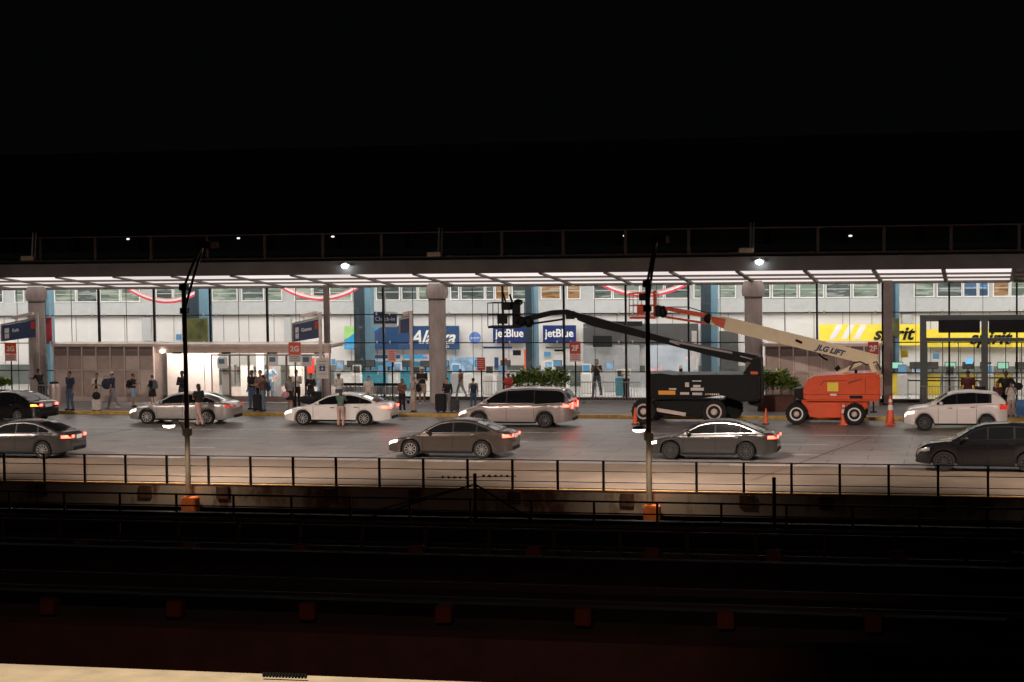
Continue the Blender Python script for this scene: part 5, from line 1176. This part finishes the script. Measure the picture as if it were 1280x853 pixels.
P = person(249, 475, 533, 60, 'long haired woman in black top and rose trousers walking beside the silver sedan', 'black', 'dustyrose', 'skin_mid', longhair=True, stance='walk', arms='strap', z=0)
P = person(315.5, 463, 512, 160, 'tall man in a black T-shirt and dark jeans before the lit entrance', 'black', 'jeans', 'skin_dark', arms='down')
P = person(326, 459, 512, 200, 'person in a plaid shirt standing behind the man in the grey T-shirt', 'plaid', 'black', 'skin_mid', arms='phone', Y=92.2)
P = person(329.5, 469, 514, 90, 'short man in brown T-shirt and jeans, in profile before the lit entrance', 'brown', 'light_jeans', 'skin_mid', arms='reach', cap=None); backpack(P, 'navy', 'navy backpack worn by the short man in jeans', 90)
suitcase(322, 514.5, 'tall black suitcase between the people before the lit entrance', 'black', .4, .78)
P = person(338, 452, 497, 170, 'person in a light blue shirt and pale jeans just inside the entrance doors', 'lightblue', 'light_jeans', 'skin_light', hair='hair_brown', arms='hip', Y=97.3)
P = person(363, 471, 513, 175, 'woman in grey T-shirt and black skirt beside the 2G post near the entrance', 'grey', 'black', 'skin_mid', skirt=True, longhair=True, arms=('down', 'strap'))
holdall(357, 498, 'round pink bag held by the woman in the black skirt', 'pink', .4, .34, Y=gz(363, 513, .15).y-.25)
P = person(371, 463, 507, 200, 'person in a white top and black trousers behind the woman with the pink bag', 'white', 'black', 'skin_mid', arms='phone', hair='hair_dark', Y=93.4)
P = person(389, 467, 507, 180, 'person in a black hooded top standing among black bags by the disabled notice', 'black', 'charcoal', 'skin_mid', sleeve='long', arms='cross', Y=93.2)
suitcase(396, 509, 'large black suitcase beside the person in the black hooded top', 'black', .5, .8, handle=False, Y=92.8); holdall(384, 505, 'low black duffel bag behind the bonnet of the white sedan', 'black', .9, .4, Y=92.3, z=.15)
P = person(424, 466, 508, 60, 'man in a white T-shirt and white cap behind the roof of the white sedan', 'white', 'jeans', 'skin_mid', cap='white', arms='strap', Y=92.3)
P = person(426, 488, 533, 0, 'woman in green top and pale trousers leaning on the white sedan', 'green', 'dustyrose', 'skin_light', hair='hair_brown', longhair=True, stance='bent', arms='reach', lean=.12, z=0, shoe='brown')
P = person(461, 470, 510, 180, 'man in a white T-shirt and pale trousers behind the rear of the white sedan', 'white', 'beige', 'skin_light', hair='hair_brown', arms='down', Y=92.6)
P = person(503, 474, 515, 175, 'dark haired person in a brown top and black trousers with white shoes at the kerb', 'brown', 'black', 'skin_mid', longhair=True, arms='phone', shoe='white', stance='stand')
P = person(518, 471, 515, 90, 'man in a beige shirt and shorts with a black backpack, in profile at the kerb', 'beige', 'beige', 'skin_light', hair='hair_grey', shorts=True, arms='phone'); backpack(P, 'black', 'black backpack worn by the man in beige shorts', 90)
P = person(528, 459, 506, 200, 'tall man in a black T-shirt, khaki shorts and white cap left of the round column', 'black', 'khaki', 'skin_mid', cap='white', shorts=True, arms='phone', shoe='white')
P = person(559.5, 473, 515, 170, 'person in an open black jacket and grey jeans beside two big black suitcases', 'black', 'grey', 'skin_light', sleeve='long', arms=('handle', 'phone'), shoe='white')
suitcase(551, 515.5, 'large black suitcase left of the person in grey jeans', 'black', .5, .82, handle=False); suitcase(568.5, 515, 'smaller charcoal suitcase right of the person in grey jeans', 'charcoal', .42, .55)
P = person(592, 473, 513, 20, 'man in a grey shirt seen from behind with a navy backpack near the minivan bonnet', 'grey', 'jeans', 'skin_mid', arms='down', Y=93); backpack(P, 'navy', 'large navy backpack worn by the man in the grey shirt', 20)
P = person(636, 465, 508, 150, 'person in a white cap and red shirt mostly hidden behind the minivan roof', 'red', 'charcoal', 'skin_dark', cap='white', Y=93.5, arms='phone')
P = person(576, 466, 503, 130, 'person in a brown shirt and pale trousers walking inside behind the round column', 'brown', 'grey', 'skin_mid', stance='walk', Y=99.6, arms='down')
P = person(746, 448, 486, 170, 'person in black walking inside the glass behind the thin barrier', 'black', 'charcoal', 'skin_mid', stance='walk', Y=101, arms='strap', longhair=True)
P = person(783, 455, 491, 160, 'person in a white shirt inside the glass left of the middle lamp post', 'white', 'black', 'skin_mid', Y=101, arms='phone')
P = person(1210, 462, 506, 170, 'man in a maroon T-shirt and dark cap standing behind the white hatchback', 'maroon', 'black', 'skin_mid', cap='black', arms='down', Y=92.8, fat=1.15)
P = person(1225.5, 476, 515, 180, 'short person in a black T-shirt behind the roof of the white hatchback', 'black', 'black', 'skin_mid', hair='hair_brown', Y=91.8, arms='down')
P = person(1247, 477, 513, 160, 'woman in a maroon hooded top behind the tail of the white hatchback', 'maroon', 'charcoal', 'skin_mid', longhair=True, sleeve='long', Y=92, arms='phone')
P = person(1257.5, 461, 508, 180, 'big man in a black T-shirt with hands on hips at the far right', 'black', 'charcoal', 'skin_dark', arms='hip', Y=92.6, fat=1.15)
P = person(1264, 482, 521, 175, 'woman in a long open white coat raising both hands, at the far right', 'brown', 'dustyrose', 'skin_mid', longhair=True, arms='face', coat='white', Y=91.4, shoe='black')
suitcase(1277, 524, 'blue suitcase cut by the right edge of the picture', 'blue', .48, .7, z=.15, Y=91.2)
holdall(1273, 488, 'dark shoulder bag behind the woman in the white coat', 'black', .4, .35, Y=91.8)
# self service machines and queue furniture inside the hall
kinds = ('white', 'grey_band', 'offwhite', 'teal_desk')
kl = (('white', 'white'), ('grey_band', 'grey'), ('offwhite', 'cream'), ('teal_desk', 'teal'))
for k, (px, c, hh, where) in enumerate(((446, 0, 1.5, 'left of the first blue pillar'), (478, 3, 1.4, 'below the hanging check-in sign'), (497, 0, 1.5, 'behind the pink notice'), (520, 1, 1.45, 'left of the round column'), (570, 1, 1.5, 'just right of the round column'), (586, 0, 1.4, 'under the round emblem'), (612, 0, 1.5, 'under the left of the twin blue signs'), (628, 1, 1.4, 'behind the left part of the shrubs'), (686, 2, 1.6, 'right of the second blue pillar'), (700, 1, 1.5, 'left of the 2F post'), (733, 0, 1.5, 'right of the 2F post'), (762, 1, 1.6, 'below the black display panel'), (776, 3, 1.3, 'left of the middle lamp post'), (1128, 2, 1.5, 'beside the yellow notice'), (1146, 0, 1.5, 'at the left edge of the grey vestibule'), (1187, 1, 1.5, 'in the middle of the grey vestibule'), (1236, 2, 1.5, 'behind the big man in black'), (425, 1, 1.6, 'beside the slim dark column'))):
    Y = 102+1.1*(k % 3); p = at(px, 480, Y)
    t = thing('ticket_machine', '%s ticket machine inside the hall, %s' % (kl[c][1], where), 'ticket machine', (p.x, Y, .15), 0, 'ticket machines inside the hall')
    MB().box((0, 0, hh*.35), (.5, .45, hh*.7)).build('cabinet', kl[c][0], t, bevel=.03)
    MB().box((0, .08, hh*.86), (.46, .12, hh*.34)).build('head', 'mid_grey' if k % 2 else 'white', t, bevel=.02)
    MB().box((0, .01, hh*.87), (.36, .02, hh*.24)).build('screen', 'screen' if k % 3 == 1 else ('blue_print' if k % 3 else 'dark_grey'), t)
# long reflecting handrail and planters of the queue, and far wall lower cladding
o = MB().b2((at(728, 480, YB).x, YB-.55, .15), (at(895, 480, YB).x, YB-.42, 1.0)).build('counter_front', 'mid_grey'); tag(o, 'long grey counter front behind the black boom lift', 'counter')
o = MB().b2((X0+1, YB-.12, .15), (X1-1, YB-.02, 1.3)).build('wall_cladding', mat('cladding_green', (.13, .15, .135), .45, var=.35, scale=.7)); tag(o, 'long dark lower wall cladding at the back of the hall', 'cladding')
for k, (a, b, c, lab) in enumerate(((446, 500, 'navy', 'dark blue lightbox strip over the desks left of the pink notice'), (505, 534, 'sky_blue_ink', 'bright blue lightbox strip over the desks left of the round column'), (604, 640, 'jet_blue', 'blue strip over the desks below the left twin sign'), (682, 716, 'grey_frame', 'grey strip over the booth below the right twin sign'))):
    flat('desk_fascia', lab, a, 444 if k < 2 else 433.5, b, 448.5 if k < 2 else 436, YS-.3, c, 'strip')
